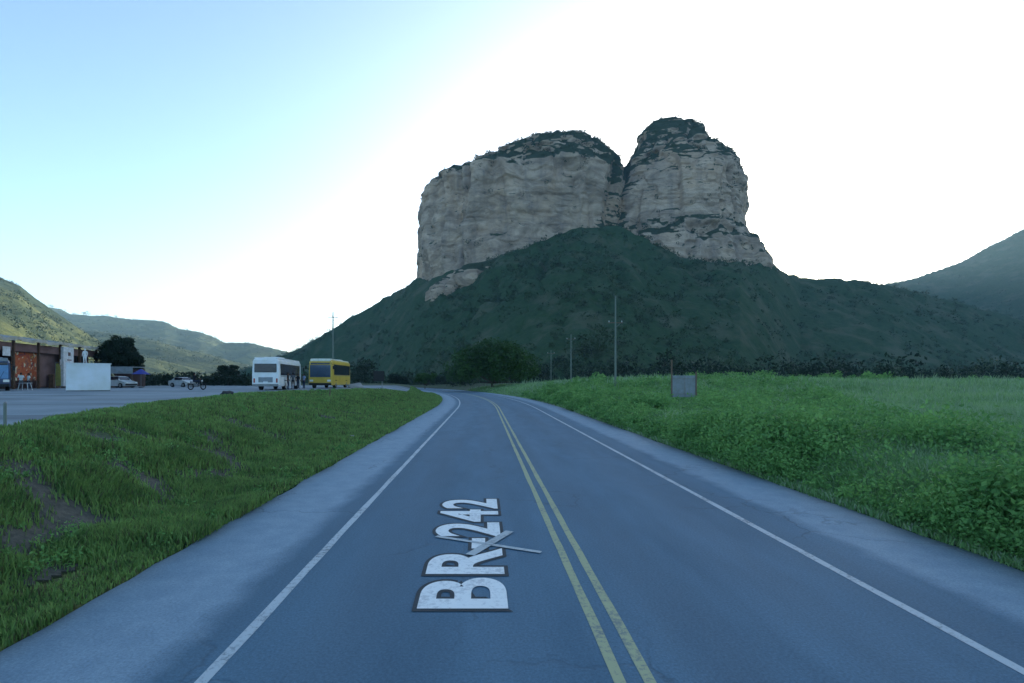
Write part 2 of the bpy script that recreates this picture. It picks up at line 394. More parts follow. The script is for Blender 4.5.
def height(X, Y, detail=True):
    X = np.asarray(X, float); Y = np.asarray(Y, float)
    u = X - cx(Y); r = np.hypot(X, Y)
    E = np.interp(Y, EY, EV)
    v = UL - u
    q = v / E
    bank = lotz(X, Y) * ss(.12, 1.0, q)
    bank = bank + (ss(0, .12, q) * (1 - ss(.55, .92, q))) * (.18 * fbm2(X * .7, Y * .7, 4, 3) - .12 * np.exp(-((q - .42) / .14) ** 2))
    w = u - UR
    fld = .30 * ss(0, 2.5, w) + 1.0 * ss(4, 30, w) * ss(10, 70, Y) + 1.1 * ss(42, 66, Y) * ss(.5, 9, w) * (1 - .6 * ss(100, 140, Y)) * (1 - .5 * ss(20, 50, w)) + .10 * fbm2(X * .3, Y * .3, 3, 5) * ss(0, 2, w)
    base = np.where(v > 0, bank - .02, np.where(w > 0, fld - .02, -.10))
    base = base - .08 * (1 - ss(0, .25, v)) * (v > 0) - .08 * (1 - ss(0, .25, w)) * (w > 0)
    lot = (q > 1) & (Y < 130)
    base = np.where(lot, lotz(X, Y) - .06, base)
    gul = fbm2(X * .012, Y * .012, 5, 21)
    hs = []
    T = ridge(X, Y, TAL, 620, .50, .6, 1.15, TDF, 200)
    rv = 1 - np.abs(fbm2(X * .022, Y * .009, 4, 81)) * 2.2
    T = T * (1 + .12 * gul * ss(30, 90, 620 - Y) - .10 * np.clip(rv, 0, 1) ** 2 * ss(120, 220, 620 - Y)) + (T > 4) * (fbm2(X * .05, Y * .05, 4, 8) * 4.5)
    T = np.where(Y > 1, T, 0)
    A = ridge(X, Y, HF, 700, .33, .5, 1.1)
    g2 = fbm2(X * .006 + .2 * gul, Y * .006, 5, 31)
    A = A * (1 + .26 * g2 * ss(10, 200, 700 - Y)) + (A > 6) * 2.2 * fbm2(X * .03, Y * .03, 4, 35)
    G = ridge(X, Y, HG, 1800, .30, .5, 1.1)
    g3 = np.abs(fbm2(X * .004, Y * .0028, 5, 41))
    G = G * (1 - .55 * g3 * ss(0, 300, 1800 - Y)) + (G > 8) * 5 * fbm2(X * .012, Y * .012, 5, 45)
    Mh = ridge(X, Y, HM, 1150, .25, .4, 1.0)
    Mh = Mh * (1 - .5 * np.abs(fbm2(X * .005 + 9, Y * .005, 4, 51)) * ss(0, 200, 1150 - Y)) + (Mh > 8) * 3 * fbm2(X * .02, Y * .02, 4, 55)
    B = ridge(X, Y, HR, 1200, .75, .5, 1.0)
    B = B * (1 + .05 * g2 * ss(20, 200, 1200 - Y)) + (B > 8) * 4 * fbm2(X * .02, Y * .02, 5, 65)
    far = 1.0 + 2 * fbm2(X * .01, Y * .01, 3, 71) * ss(120, 300, r)
    base = base * (1 - ss(150, 260, r)) + far * ss(150, 260, r)
    hill = np.maximum.reduce([A, G, Mh, B]); up = np.maximum(hill, T)
    # keep the road corridor flat
    cor = 1 - ss(8, 40, np.abs(u - 1.3)) * 1.0
    up = up * (1 - cor * (Y < 330))
    z = np.maximum(base, up * ss(90, 220, r))
    z = np.where((np.abs(u - 1.35) < 6.0) & (Y < 330), -.10, z)
    return z, (hill > T) & (hill > base) , (T >= hill) & (T > base)
def gz(x, y):
    return float(height(np.array([x]), np.array([y]))[0][0])
def at(px, D, dz=0.0):
    x = (px - 512) / F * D
    return Vector((x, D, gz(x, D) + dz))

def build_terrain():
    az = np.concatenate([np.arange(-62, 62.001, .125), np.arange(62.4, 88, .4), np.arange(89, 272, 3.0), np.arange(272, 297.8, .4)])
    rr = np.concatenate([[.5], np.geomspace(1.4, 260, 420), np.geomspace(263, 2300, 360), np.geomspace(2400, 6500, 24)])
    A, Rr = np.meshgrid(np.radians(az), rr)
    X = Rr * np.sin(A); Y = Rr * np.cos(A)
    Z, hl, tl = height(X, Y)
    nr, na = X.shape
    V = np.stack([X, Y, Z], -1).reshape(-1, 3)
    i = np.arange(nr - 1)[:, None] * na; j = np.arange(na)[None, :]; j2 = (j + 1) % na
    Fc = np.stack([i + j, i + j2, i + na + j2, i + na + j], -1).reshape(-1, 4)
    c = len(V); V = np.vstack([V, [[0, 0, -.10]]])
    me_f = Fc[:, ::-1]
    u = X - cx(Y)
    v = (UL - u) / np.interp(Y, EY, EV)
    dirt = np.exp(-((v - .45) / .22) ** 2) * (Y < 40)
    hr_ = hl & (X > 0); hl = hl & (X <= 0)
    zn = np.stack([hl.astype(float), np.maximum(tl | hr_, (Rr > 200) & ~hl).astype(float), dirt], -1).reshape(-1, 3)
    zn = np.vstack([zn, [[0, 0, 0]]])
    me = np_mesh('ground', V, me_f, True, {'zone': ('FLOAT_VECTOR', zn)})
    tag(link('ground', me, M['terrain']), kind='structure')
build_terrain()

def strip(name, u0, u1, ys, z, mat, nu=1, jit=0, thick=0):
    """a sheet that follows the road"""
    us = np.linspace(u0, u1, nu + 1)
    U, Y = np.meshgrid(us, ys)
    if jit:
        U = U.copy(); U[:, 0] += jit * fbm2(Y[:, 0] * .9, Y[:, 0] * 0, 4, 3); U[:, -1] += jit * fbm2(Y[:, 0] * .9, Y[:, 0] * 0 + 9, 4, 5)
    X = U + cx(Y); Z = np.full_like(X, z)
    V = np.stack([X, Y, Z], -1).reshape(-1, 3); n = nu + 1
    i = np.arange(len(ys) - 1)[:, None] * n; j = np.arange(nu)[None]
    Fc = np.stack([i + j, i + j + 1, i + n + j + 1, i + n + j], -1).reshape(-1, 4)
    UVv = np.stack([U, Y], -1).reshape(-1, 2)
    if thick:
        k = len(V)
        L = np.stack([X[:, 0] - .02, Y[:, 0], Z[:, 0] - thick], -1); Rg = np.stack([X[:, -1] + .02, Y[:, 0], Z[:, 0] - thick], -1)
        V = np.vstack([V, L, Rg]); UVv = np.vstack([UVv, UVv.reshape(len(ys), n, 2)[:, 0], UVv.reshape(len(ys), n, 2)[:, -1]])
        a = np.arange(len(ys) - 1); m = len(ys)
        Fc = np.vstack([Fc, np.stack([k + a, a * n, (a + 1) * n, k + a + 1], -1), np.stack([a * n + nu, k + m + a, k + m + a + 1, (a + 1) * n + nu], -1)])
    me = np_mesh(name, V, Fc)
    uvl = me.uv_layers.new(name='UVMap'); uvl.data.foreach_set('uv', np.ascontiguousarray(UVv[Fc.ravel()], np.float32).ravel())
    return link(name, me, mat)
YS = np.concatenate([np.arange(-40, 20, .15), np.arange(20, 80, .5), np.arange(80, 330, 2.0)])
tag(strip('road', UL, UR, YS, 0, M['asphalt'], 12, .10, .14), kind='structure')
YL = np.concatenate([np.arange(-40, 80, .25), np.arange(80, 300, 2.0)])
def line(name, u, w, mat, label):
    o = strip(name, u - w / 2, u + w / 2, YL, .004, mat, 1, .012)
    tag(o, label, 'road marking', 'painted lines along the road', 'structure')
line('edge_line', -2.43, .12, M['white_line'], 'white solid edge line on the left side of the road')
line('edge_line', 4.81, .12, M['white_line'], 'white solid edge line on the right side of the road')
line('centre_line', 1.17, .11, M['yellow_line'], 'left one of the two yellow centre lines')
line('centre_line', 1.43, .11, M['yellow_line'], 'right one of the two yellow centre lines')

def build_lot():
    ys = np.concatenate([np.arange(-30, 60, .4), np.arange(60, 96, 1.0)])
    cols = np.concatenate([[0], np.geomspace(.5, 70, 40)])
    Yg, Cg = np.meshgrid(ys, cols, indexing='ij')
    X = cx(Yg) + UL - np.interp(Yg, EY, EV) - Cg + .35 * fbm2(Yg * .5, Yg * 0, 4, 13) * (Cg < 2)
    Z = lotz(X, Yg) + 0.0
    n = len(cols); m = len(ys)
    V = np.stack([X, Yg, Z], -1).reshape(-1, 3)
    i = np.arange(m - 1)[:, None] * n; j = np.arange(n - 1)[None]
    Fc = np.stack([i + j, i + n + j, i + n + j + 1, i + j + 1], -1).reshape(-1, 4)
    tag(link('parking_lot', np_mesh('parking_lot', V, Fc), M['lot']), kind='structure')
build_lot()

# map-service overlay text laid flat on the asphalt, no real road paint, read from the left side of the lane
def lettering():
    def txt(name, offset, z, mat, parent):
        cu = bpy.data.curves.new(name, 'FONT'); cu.body = 'BR-242'; cu.size = 1.0; cu.offset = offset; cu.space_character = 1.06
        o = bpy.data.objects.new(name, cu); COL.objects.link(o)
        bpy.context.view_layer.update()
        dg = bpy.context.evaluated_depsgraph_get(); me = bpy.data.meshes.new_from_object(o.evaluated_get(dg))
        bpy.data.objects.remove(o)
        return me
    root = empty('map_overlay_label', (0, 0, 0), label='large white map overlay text BR-242 with dark outline painted along the left lane', cat='map overlay')
    a = txt('number', .026, 0, None, None); co = np.empty(len(a.vertices) * 3); a.vertices.foreach_get('co', co); co = co.reshape(-1, 3)
    x0, x1, y0, y1 = co[:, 0].min(), co[:, 0].max(), co[:, 1].min(), co[:, 1].max()
    def place(me, z):
        c = np.empty(len(me.vertices) * 3); me.vertices.foreach_get('co', c); c = c.reshape(-1, 3)
        s = (c[:, 0] - x0) / (x1 - x0); h = (c[:, 1] - y0) / (y1 - y0)
        Y = 5.80 + s * 5.35; X = .275 - h * (1.05 + .10 * s) + cx(Y)
        me.vertices.foreach_set('co', np.stack([X, Y, np.full_like(X, z)], -1).astype(np.float32).ravel()); me.update()
    b = txt('outline', .064, 0, None, None)
    place(b, .008); place(a, .012)
    link('outline', b, M['outline'], root); link('characters', a, M['letter'], root)
    # strokes of the map-service navigation arrow, added across the overlay text
    bm = MB()
    def stroke(x0, y0, x1, y1, w, z):
        d = Vector((x1 - x0, y1 - y0, 0)).normalized(); n = Vector((-d.y, d.x, 0)) * w / 2
        v = [bm.bm.verts.new(Vector((x, y, z)) + s * n) for x, y, s in ((x0, y0, 1), (x0, y0, -1), (x1, y1, -1), (x1, y1, 1))]
        bm.bm.faces.new(v)
    stroke(-.79 - .464, 8.48, .857 - .42, 7.69, .09, .016); stroke(-.21 - .413, 7.56, .44 - .479, 8.75, .15, .020)
    o = bm.build('overlay_arrow', M['faint']); tag(o, 'two faint crossing map overlay strokes over the middle of the overlay text', 'road marking')
lettering()

# ------------------------------------------------------------------ the table mountain
def butte(name, D, b, prof, label, seed, peak=.35, fit=(.91, .93), ground=85, jag=1.0):
    """prof: (pixel row, left bearing, right bearing) rows from foot to top, read off the photo"""
    prof = sorted(prof, key=lambda q: -q[0])
    kz, kx = fit                              # the rim one sees stands nearer than the butte's middle
    zs = np.array([(HY - q[0]) / F * D * kz + CAMZ for q in prof]); Ls = np.array([(q[1] - 512) / F * D * kx for q in prof]); Rs = np.array([(q[2] - 512) / F * D * kx for q in prof])
    nz, nt = 300, 900
    z = np.linspace(ground - 12, zs[-1], nz)
    zi = np.concatenate([[ground - 12.], zs]); Li = np.concatenate([[Ls[0] - 4], Ls]); Ri = np.concatenate([[Rs[0] + 3], Rs])
    L = np.interp(z, zi, Li); Rr = np.interp(z, zi, Ri)
    wd = np.maximum(Rr - L, .5); W0 = wd.max()
    dep = b * (wd / W0) ** peak
    dep[-1] *= .2; 
    th = np.linspace(0, 2 * math.pi, nt, endpoint=False)
    T, Z = np.meshgrid(th, z)
    ex = .84
    cs = np.sign(np.cos(T)) * np.abs(np.cos(T)) ** ex; sn = np.sign(np.sin(T)) * np.abs(np.sin(T)) ** ex
    cxx = ((L + Rr) / 2)[:, None]
    hx = (wd / 2)[:, None] * cs; hy = dep[:, None] * sn
    X = cxx + hx; Y = D + hy
    nx = np.cos(T); ny = np.sin(T)
    amp = np.minimum(1, wd / 30)[:, None]
    # ledges that run round the cliff, fissures that cut it, blocks
    zz = Z + 5 * fbm3(X * .012, Y * .012, Z * .012, 3, seed)
    led = (noise2(zz * .16, zz * 0 + seed, seed) - .5) * 1.8 * (.4 + noise3(X * .02, Y * .02, Z * .03, seed + 31)) + (noise2(zz * .45, zz * 0, seed + 3) - .5) * 1.0
    fis = -np.clip(1 - np.abs(fbm3(X * .028, Y * .028, Z * .006, 3, seed + 5)) * 8, 0, 1) * 6.0
    blk = fbm3(X * .045, Y * .045, Z * .07, 4, seed + 9) * 3.2 + fbm3(X * .010, Y * .010, Z * .012, 2, seed + 14) * 9
    colm = (ss(.42, .58, noise3(X * .055, Y * .055, Z * .016, seed + 40)) - .5) * 6.0        # buttresses and recesses
    step = (ss(.45, .55, noise3(X * .09, Y * .09, Z * .11, seed + 44)) - .5) * 1.8            # blocks broken away
    d = (led + fis + blk + colm + step) * amp
    side = np.abs(np.cos(T)) ** 3
    d = d * (1 - .30 * side)
    X = X + nx * d; Y = Y + ny * d
    Z = Z + fbm3(X * .05, Y * .05, Z * .05, 3, seed + 20) * 1.2 + (ss(.4, .6, noise2(X * .07, Y * .07, seed + 50)) - .5) * jag * ss(.6, 1, (Z - Z.min()) / (Z.max() - Z.min()))
    V = np.stack([X, Y, Z], -1).reshape(-1, 3)
    i = np.arange(nz - 1)[:, None] * nt; j = np.arange(nt)[None]; j2 = (j + 1) % nt
    Fc = np.stack([i + j, i + j2, i + nt + j2, i + nt + j], -1).reshape(-1, 4)
    # top cap as a fan of quads folded onto the centre
    k = len(V); V = np.vstack([V, [[cxx[-1, 0], D, zs[-1] + 1]]])
    top = (nz - 1) * nt
    a = np.arange(0, nt, 2)
    cap = np.stack([top + a, top + (a + 1) % nt, top + (a + 2) % nt, np.full(len(a), k)], -1)
    Fc = np.vstack([Fc, cap])
    # how much of the crest band is overgrown (plants hold on where the cliff leans back)
    lean = np.gradient(wd, z); lean = -lean / 2
    cp = np.clip(lean * .42, 0, 1)
    gully = np.clip(1.25 - np.abs(512 + 512 * X / Y - 614 - .10 * (Z - 200)) / 15, 0, 1) * (Y < 640) * .62      # plants crowd the cleft between the buttes
    capv = np.concatenate([np.clip(cp[:, None] * (.9 if jag > 2 else .5) + (.55 * ss(.86, .96, (z - z[0]) / (z[-1] - z[0])))[:, None] * (jag > 2) + gully, 0, 1.2).ravel(), [1.0]])
    o = link(name, np_mesh(name, V, Fc, False, {'cap': ('FLOAT', capv)}), M['rock'])
    tag(o, label, kind='structure'); return X, Y, Z, cp
LB = [(280, 415, 640), (262, 416, 640), (240, 418, 640), (205, 420, 640), (192, 420, 640), (186, 423, 638), (181, 431, 634), (176, 444, 630), (170, 458, 628), (164, 471, 623), (158, 483, 618), (152, 495, 611),
      (147, 505, 601), (143, 513, 590), (139, 521, 576), (135, 530, 566), (132, 540, 555)]
OC = [(290, 430, 556), (281, 438, 552), (272, 448, 546), (265, 462, 538), (259, 482, 528), (254, 500, 522)]
RB = [(265, 598, 770), (250, 600, 763), (240, 602, 756), (232, 605, 752), (205, 609, 751), (190, 613, 750), (176, 618, 747), (166, 625, 744), (158, 632, 741), (150, 638, 737), (144, 642, 729), (139, 644, 721),
      (131, 647, 718), (126, 651, 715), (122, 654, 716), (119.5, 656, 710)]
b1 = butte('mesa', 640, 140, LB, 'broad left butte of the sandstone mesa with an overgrown crest', 101, .45)
b2 = butte('mesa', 600, 100, RB, 'taller narrow right butte of the sandstone mesa', 202, 1.25, (.96, .94), 85, 2.1)
butte('rock_outcrop', 480, 24, OC, 'low rock ledge under the left butte', 303, .4, (.97, 1.0), 70)

# ------------------------------------------------------------------ leaves
def leaf_cloud(C, Rad, n, size, flat=.0, shell=.55):
    """n quads around every centre; C (k,3), Rad (k,3) -> verts, faces, rnd"""
    k = len(C); N = k * n
    d = rng.normal(size=(N, 3)); d /= np.linalg.norm(d, axis=1)[:, None]
    rad = (shell + (1 - shell) * rng.random(N)) ** .8 * (1 + .18 * rng.normal(size=N))
    Cc = np.repeat(C, n, 0); Rr = np.repeat(Rad, n, 0)
    P = Cc + d * Rr * rad[:, None]
    a = rng.normal(size=(N, 3)); a[:, 2] *= (1 - flat); a /= np.linalg.norm(a, axis=1)[:, None]
    b = np.cross(a, rng.normal(size=(N, 3))); b /= np.linalg.norm(b, axis=1)[:, None]
    s = (np.repeat(size, n) if np.ndim(size) else size) * (.5 + rng.random(N)); s = np.asarray(s)[:, None]
    V = np.stack([P - a * s, P - b * s * .5, P + a * s, P + b * s * .5], 1).reshape(-1, 3)
    Fc = np.arange(N * 4).reshape(-1, 4)
    cl = np.repeat(rng.random(k), n) * .5 + rng.random(N) * .5
    return V, Fc, np.repeat(cl, 4)
def cloud_obj(name, parts, mat, parent=None):
    V = []; Fs = []; A = []; o = 0
    for v, f, a in parts: V.append(v); Fs.append(f + o); A.append(a); o += len(v)
    return link(name, np_mesh(name, np.vstack(V), np.vstack(Fs), False, {'rnd': ('FLOAT', np.concatenate(A))}), mat, parent)

def scrub():
    # bushes over the talus and on the mesa's crest
    N = 15000
    px = rng.uniform(150, 1250, N); D = rng.uniform(200, 720, N) ** 1.0
    keep = rng.random(N) < (320 / D) ** .6; px = px[keep]; D = D[keep]
    X = (px - 512) / F * D; Z, hl, tl = height(X, D)
    u = X - cx(D)
    k = (tl | (D < 300)) & (np.abs(u - 1.3) > 12)
    X, Y, Z = X[k], D[k], Z[k]
    dens = fbm2(X * .02, Y * .02, 3, 77); k = rng.random(len(X)) < .55 + dens; X, Y, Z = X[k], Y[k], Z[k]
    h = rng.uniform(1.0, 3.2, len(X)) * (1 + .6 * (rng.random(len(X)) < .15))
    C = np.stack([X, Y, Z + h * .5], -1); Rd = np.stack([h * 1.1, h * 1.1, h * .8], -1)
    p = [leaf_cloud(C, Rd, 34, .16 * h + .25)]
    for (bx, by, bz, cp), nn in ((b1, 1500), (b2, 900)):
        w = np.clip(cp, 0, 1) + .02; w = w / w.sum()
        ri = rng.choice(len(w), nn, p=w); ci = rng.integers(0, bx.shape[1], nn)
        C = np.stack([bx[ri, ci], by[ri, ci], bz[ri, ci] + .6], -1); h = rng.uniform(1.0, 3.6, nn)
        p.append(leaf_cloud(C, np.stack([h, h, h * .8], -1), 30, .15 * h + .3))
    tag(cloud_obj('scrub', p, M['scrub']), kind='stuff')
    # crest bushes of the far hills
    p = []
    N = 5000; px = rng.uniform(-20, 330, N); D = np.where(rng.random(N) < .4, rng.uniform(450, 760, N), rng.uniform(900, 1900, N))
    X = (px - 512) / F * D; Z, hl, tl = height(X, D); k = hl & (fbm2(X * .008, D * .008, 4, 91) > -.05)
    X, Y, Z = X[k], D[k], Z[k]; h = rng.uniform(2, 5, len(X)) * (Y / 1200) ** .5
    p.append(leaf_cloud(np.stack([X, Y, Z + h * .4], -1), np.stack([h * 1.2, h * 1.2, h * .8], -1), 16, .32 * h))
    N = 3500; px = rng.uniform(800, 1120, N); D = rng.uniform(700, 1230, N)
    X = (px - 512) / F * D; Z, hl, tl = height(X, D); k = hl & (rng.random(N) < .8); X, Y, Z = X[k], D[k], Z[k]; h = rng.uniform(1.5, 3.5, len(X))
    p.append(leaf_cloud(np.stack([X, Y, Z + h * .3], -1), np.stack([h * 1.2, h * 1.2, h * .8], -1), 14, .3 * h))
    tag(cloud_obj('hillside_bushes', p, M['scrub']), kind='stuff')
scrub()

def thicket(name, px0, px1, D0, D1, n, h0, h1, mat, cut=None):
    px = rng.uniform(px0, px1, n); D = rng.uniform(D0, D1, n); X = (px - 512) / F * D
    k = np.abs(X - cx(D) - 1.3) > 11; X, D = X[k], D[k]
    Z = height(X, D)[0]; h = rng.uniform(h0, h1, len(X)) * (.45 + 1.0 * noise2(X * .09, D * .05, 5))
    Cs = []; Rs = []; Sz = []
    for t in (.3, .62, .85):
        s = h * (.55 - .25 * abs(t - .45))
        Cs.append(np.stack([X + rng.normal(size=len(X)) * .4, D + rng.normal(size=len(X)) * .4, Z + h * t], -1)); Rs.append(np.stack([s, s, s * .7], -1)); Sz.append(.055 * h + .12)
    o = cloud_obj(name, [leaf_cloud(np.vstack(Cs), np.vstack(Rs), 46, np.concatenate(Sz))], mat)
    return tag(o, kind='stuff')
thicket('woodland', 352, 470, 150, 205, 90, 3.5, 6.5, M['leaf_dark'])
thicket('woodland', 535, 1120, 125, 235, 300, .8, 6.6, M['leaf_dark'])
thicket('woodland', 560, 1120, 170, 260, 160, 3.0, 8.5, M['scrub'])
thicket('field_bushes', 560, 1120, 74, 112, 170, .35, 1.7, M['weed'])
thicket('hedge', 140, 258, 88, 104, 80, 1.2, 2.7, M['leaf_dark'])

# ------------------------------------------------------------------ single trees
def tree(name, loc, h, cw, trunk_h, mat, label, cat, seed, ncl=34, nl=260, leaf=.16, tr=.22, dome=.5, lean=0):
    rs = np.random.default_rng(seed)
    root = empty(name, loc, label=label, cat=cat)
    t = MB(); p = Vector((0, 0, -.1)); top = Vector((lean, 0, trunk_h))
    t.cyl(p, top, tr, tr * .7, 10)
    C = []; Rd = []
    for i in range(ncl):
        a = rs.uniform(0, 2 * math.pi); rr = math.sqrt(rs.random()) * .82; zz = trunk_h + (h - trunk_h) * (1 - rr * rr * dome) * rs.uniform(.25 + .0 * rr, .93)
        c = Vector((math.cos(a) * rr * cw / 2 + lean, math.sin(a) * rr * cw / 2 * .85, zz)); s = cw * rs.uniform(.09, .17)
        C.append(c); Rd.append((s, s, s * .62))
        if i < 12:
            mid = top.lerp(c, .5) + Vector((0, 0, -.08 * h)); t.cyl(top, mid, tr * .42, tr * .26, 7); t.cyl(mid, c, tr * .26, tr * .08, 6)
    t.build('trunk', M['bark'], root)
    o = cloud_obj('crown', [leaf_cloud(np.array(C), np.array(Rd), nl, leaf)], mat, root)
    return root
g = at(492, 118)
tree('roadside_tree', g, 12.4, 21.5, 1.3, M['leaf_green'], 'large spreading green tree at the bend beyond the road', 'tree', 3, 95, 300, .26, .38, .75)
tree('shade_tree', at(119, 74), 7.9, 6.2, .9, M['leaf_dark'], 'dense dark round-crowned tree behind the white booth', 'tree', 5, 130, 330, .12, .2, .62)
tree('small_tree', at(228, 96), 4.4, 5.0, 1.0, M['leaf_dark'], 'low dark bushy tree left of the white bus beyond the lot', 'tree', 8, 24, 240, .14, .12, .5)
tree('small_tree', at(425, 150), 5.6, 7.0, 1.2, M['leaf_green'], 'small green tree where the road disappears round the bend', 'tree', 9, 26, 220, .2, .15, .5)
tree('small_tree', at(397, 150), 5.0, 6.0, 1.0, M['leaf_dark'], 'small dark tree standing left of the vanishing road', 'tree', 12, 24, 220, .18, .14, .5)

# ------------------------------------------------------------------ grass and weeds
def blades(X, Y, Z, h, w, lean=.45):
    n = len(X); a = rng.uniform(0, 2 * math.pi, n); dx, dy = np.cos(a), np.sin(a)
    b = rng.uniform(0, 2 * math.pi, n); l = rng.uniform(.1, lean, n) * h; lx, ly = np.cos(b) * l, np.sin(b) * l
    B = np.stack([X, Y, Z], -1); s = np.stack([dx * w, dy * w, 0 * w], -1)
    m = B + np.stack([lx * .35, ly * .35, h * .6], -1); tp = B + np.stack([lx, ly, h * (1 - .25 * l / h)], -1)
    V = np.stack([B - s, B + s, m - s * .8, m + s * .8, tp], 1).reshape(-1, 3)
    o = np.arange(n)[:, None] * 5
    Fc = np.concatenate([o + [0, 1, 3], o + [0, 3, 2], o + [2, 3, 4]], 1).reshape(-1, 3)
    return V, Fc, np.repeat(rng.random(n), 5)
def tri_obj(name, lst, mat):
    V = []; Fs = []; A = []; o = 0
    for v, f, a in lst: V.append(v); Fs.append(f + o); A.append(a); o += len(v)
    return link(name, np_mesh(name, np.vstack(V), np.vstack(Fs), False, {'rnd': ('FLOAT', np.concatenate(A))}), mat)
def grass_left():
    N = 80000; Y = np.exp(rng.uniform(math.log(2.5), math.log(100), N)); q = rng.random(N)
    E = np.interp(Y, EY, EV); v = q * E; X = cx(Y) + UL - v
    # bare patches and tussocks
    pat = fbm2(X * 1.3, Y * 1.3, 4, 15); dirt = np.exp(-((q - .45) / .22) ** 2) * (Y < 40)
    k = ((pat - .36 * dirt > -.22) | (q < .14)) & (rng.random(N) < .35 + .9 * ss(-.3, .3, pat))
    X, Y, pat, q = X[k], Y[k], pat[k], q[k]
    tn = 9
    X = np.repeat(X, tn); Y = np.repeat(Y, tn); pat = np.repeat(pat, tn); q = np.repeat(q, tn)
    sp = .05 + .012 * Y; X = X + rng.normal(size=len(X)) * sp; Y = Y + rng.normal(size=len(Y)) * sp
    u = X - cx(Y); k = (u < UL + .04) & (u > UL - np.interp(Y, EY, EV) - .15); X, Y, pat, q = X[k], Y[k], pat[k], q[k]
    h = (.04 + .07 * rng.random(len(X)) + .17 * ss(.0, .45, pat)) * (1 - .3 * ss(.8, 1, q)); w = .0035 + .0009 * Y
    Z = height(X, Y)[0]
    o = tri_obj('verge_grass', [blades(X, Y, Z - .01, h, w)], M['grass_short']); tag(o, kind='stuff')
    # far side of the lot edge, short strip
grass_left()
def grass_right():
    lst = []
    N = 95000; Y = np.exp(rng.uniform(math.log(3.2), math.log(125), N)); t = rng.random(N) ** 1.15
    xe = cx(Y) + UR; xm = np.maximum(Y * 1.12, xe + 9); X = xe + t * (xm - xe)
    tn = 6; X = np.repeat(X, tn); Y = np.repeat(Y, tn)
    sp = .06 + .012 * Y; X = X + rng.normal(size=len(X)) * sp; Y = Y + rng.normal(size=len(Y)) * sp
    wv = X - cx(Y) - UR; k = (wv > -.03) & (Y > 2); X, Y, wv = X[k], Y[k], wv[k]
    big = fbm2(X * .25, Y * .25, 4, 25)
    h = (.22 + .35 * rng.random(len(X))) * (.35 + .9 * ss(0, 2.2, wv)) * (1 + .45 * big) + (.28 + .35 * ss(25, 60, Y)) * ss(6, 20, wv) * rng.random(len(X)) * ss(-.3, .3, fbm2(X * .5, Y * .5, 3, 27))
    w = .004 + .0009 * Y; Z = height(X, Y)[0]
    tag(tri_obj('field_grass', [blades(X, Y, Z - .01, h, w, .6)], M['grass_tall']), kind='stuff')
    # tall pale seed stalks standing out of the field
    N = 42000; Y = np.exp(rng.uniform(math.log(5), math.log(125), N)); xe = cx(Y) + UR + 1.2; xm = np.maximum(Y * 1.12, xe + 8); X = xe + rng.random(N) ** .9 * (xm - xe)
    cl = fbm2(X * .45, Y * .45, 4, 61); k = rng.random(N) < ss(-.25, .35, cl); X, Y, cl = X[k], Y[k], cl[k]; wv = X - cx(Y) - UR
    h = (.45 + .55 * rng.random(len(X))) * ss(.3, 4, wv) * (1 + .9 * ss(30, 60, Y) * ss(-.15, .35, fbm2(X * .12, Y * .12, 3, 63))) + .12; Z = height(X, Y)[0]
    tag(tri_obj('seed_stalks', [blades(X, Y, Z - .01, h, .003 + .00055 * Y, .45)], M['stalk']), kind='stuff')
    # leafy weeds, thick by the shoulder
    N = 9000; Y = np.exp(rng.uniform(math.log(3.4), math.log(80), N)); t = rng.random(N) ** 1.7
    xe = cx(Y) + UR + .25; X = xe + t * np.maximum(9, Y * .5)
    pt = fbm2(X * .35, Y * .35, 4, 33); wv = X - cx(Y) - UR
    k = rng.random(N) < .25 + .9 * ss(-.25, .3, pt); X, Y, wv, pt = X[k], Y[k], wv[k], pt[k]
    h = (.14 + .26 * rng.random(len(X)) + .34 * ss(0, .5, pt)) * (.5 + .8 * ss(0, 1.6, wv)); Z = height(X, Y)[0]
    C = np.stack([X, Y, Z + h * .9], -1); s = h * 1.0
    tag(cloud_obj('weeds', [leaf_cloud(C, np.stack([s * 1.2, s * 1.2, s], -1), 60, .018 + .0016 * Y + .03 * h, 0, .35)], M['weed']), kind='stuff')
grass_right()
def weeds_left():
    N = 1500; Y = np.exp(rng.uniform(math.log(4), math.log(55), N)); q = rng.random(N); E = np.interp(Y, EY, EV)
    X = cx(Y) + UL - .2 - q * (E - .4); pt = fbm2(X * .7, Y * .7, 4, 43); k = pt > .05; X, Y = X[k], Y[k]
    h = rng.uniform(.05, .16, len(X)); Z = height(X, Y)[0]
    tag(cloud_obj('verge_weeds', [leaf_cloud(np.stack([X, Y, Z + h * .7], -1), np.stack([h * 1.6, h * 1.6, h], -1), 40, .014 + .0014 * Y, 0, .3)], M['weed']), kind='stuff')
weeds_left()
# two darker shrubs in the right-hand field
def shrub(loc, w, h, label, seed, mat='weed', leaf=.05, n=420):
    rs = np.random.default_rng(seed); root = empty('roadside_shrub', loc, label=label, cat='shrub')
    st = MB(); C = []; Rd = []
    for i in range(12):
        a = rs.uniform(0, 6.28); r = rs.random() * .36 * w; z = h * rs.uniform(.35, .8); c = (math.cos(a) * r, math.sin(a) * r, z)
        C.append(c); s = rs.uniform(.16, .26) * w; Rd.append((s, s, s * .7 * h / w * 1.3)); st.cyl((0, 0, -.05), c, .02, .008, 5)
    st.build('stem', M['bark'], root); cloud_obj('foliage', [leaf_cloud(np.array(C), np.array(Rd), n, leaf, 0, .3)], M[mat], root)
shrub(at(828, 15.5), 2.4, 1.1, 'bright green leafy shrub in the roadside growth right of the road, nearest the shoulder', 21)
shrub(at(655, 33), 2.4, 1.3, 'dark low shrub at the foot of the grey sign', 22, 'weed', .08, 300)

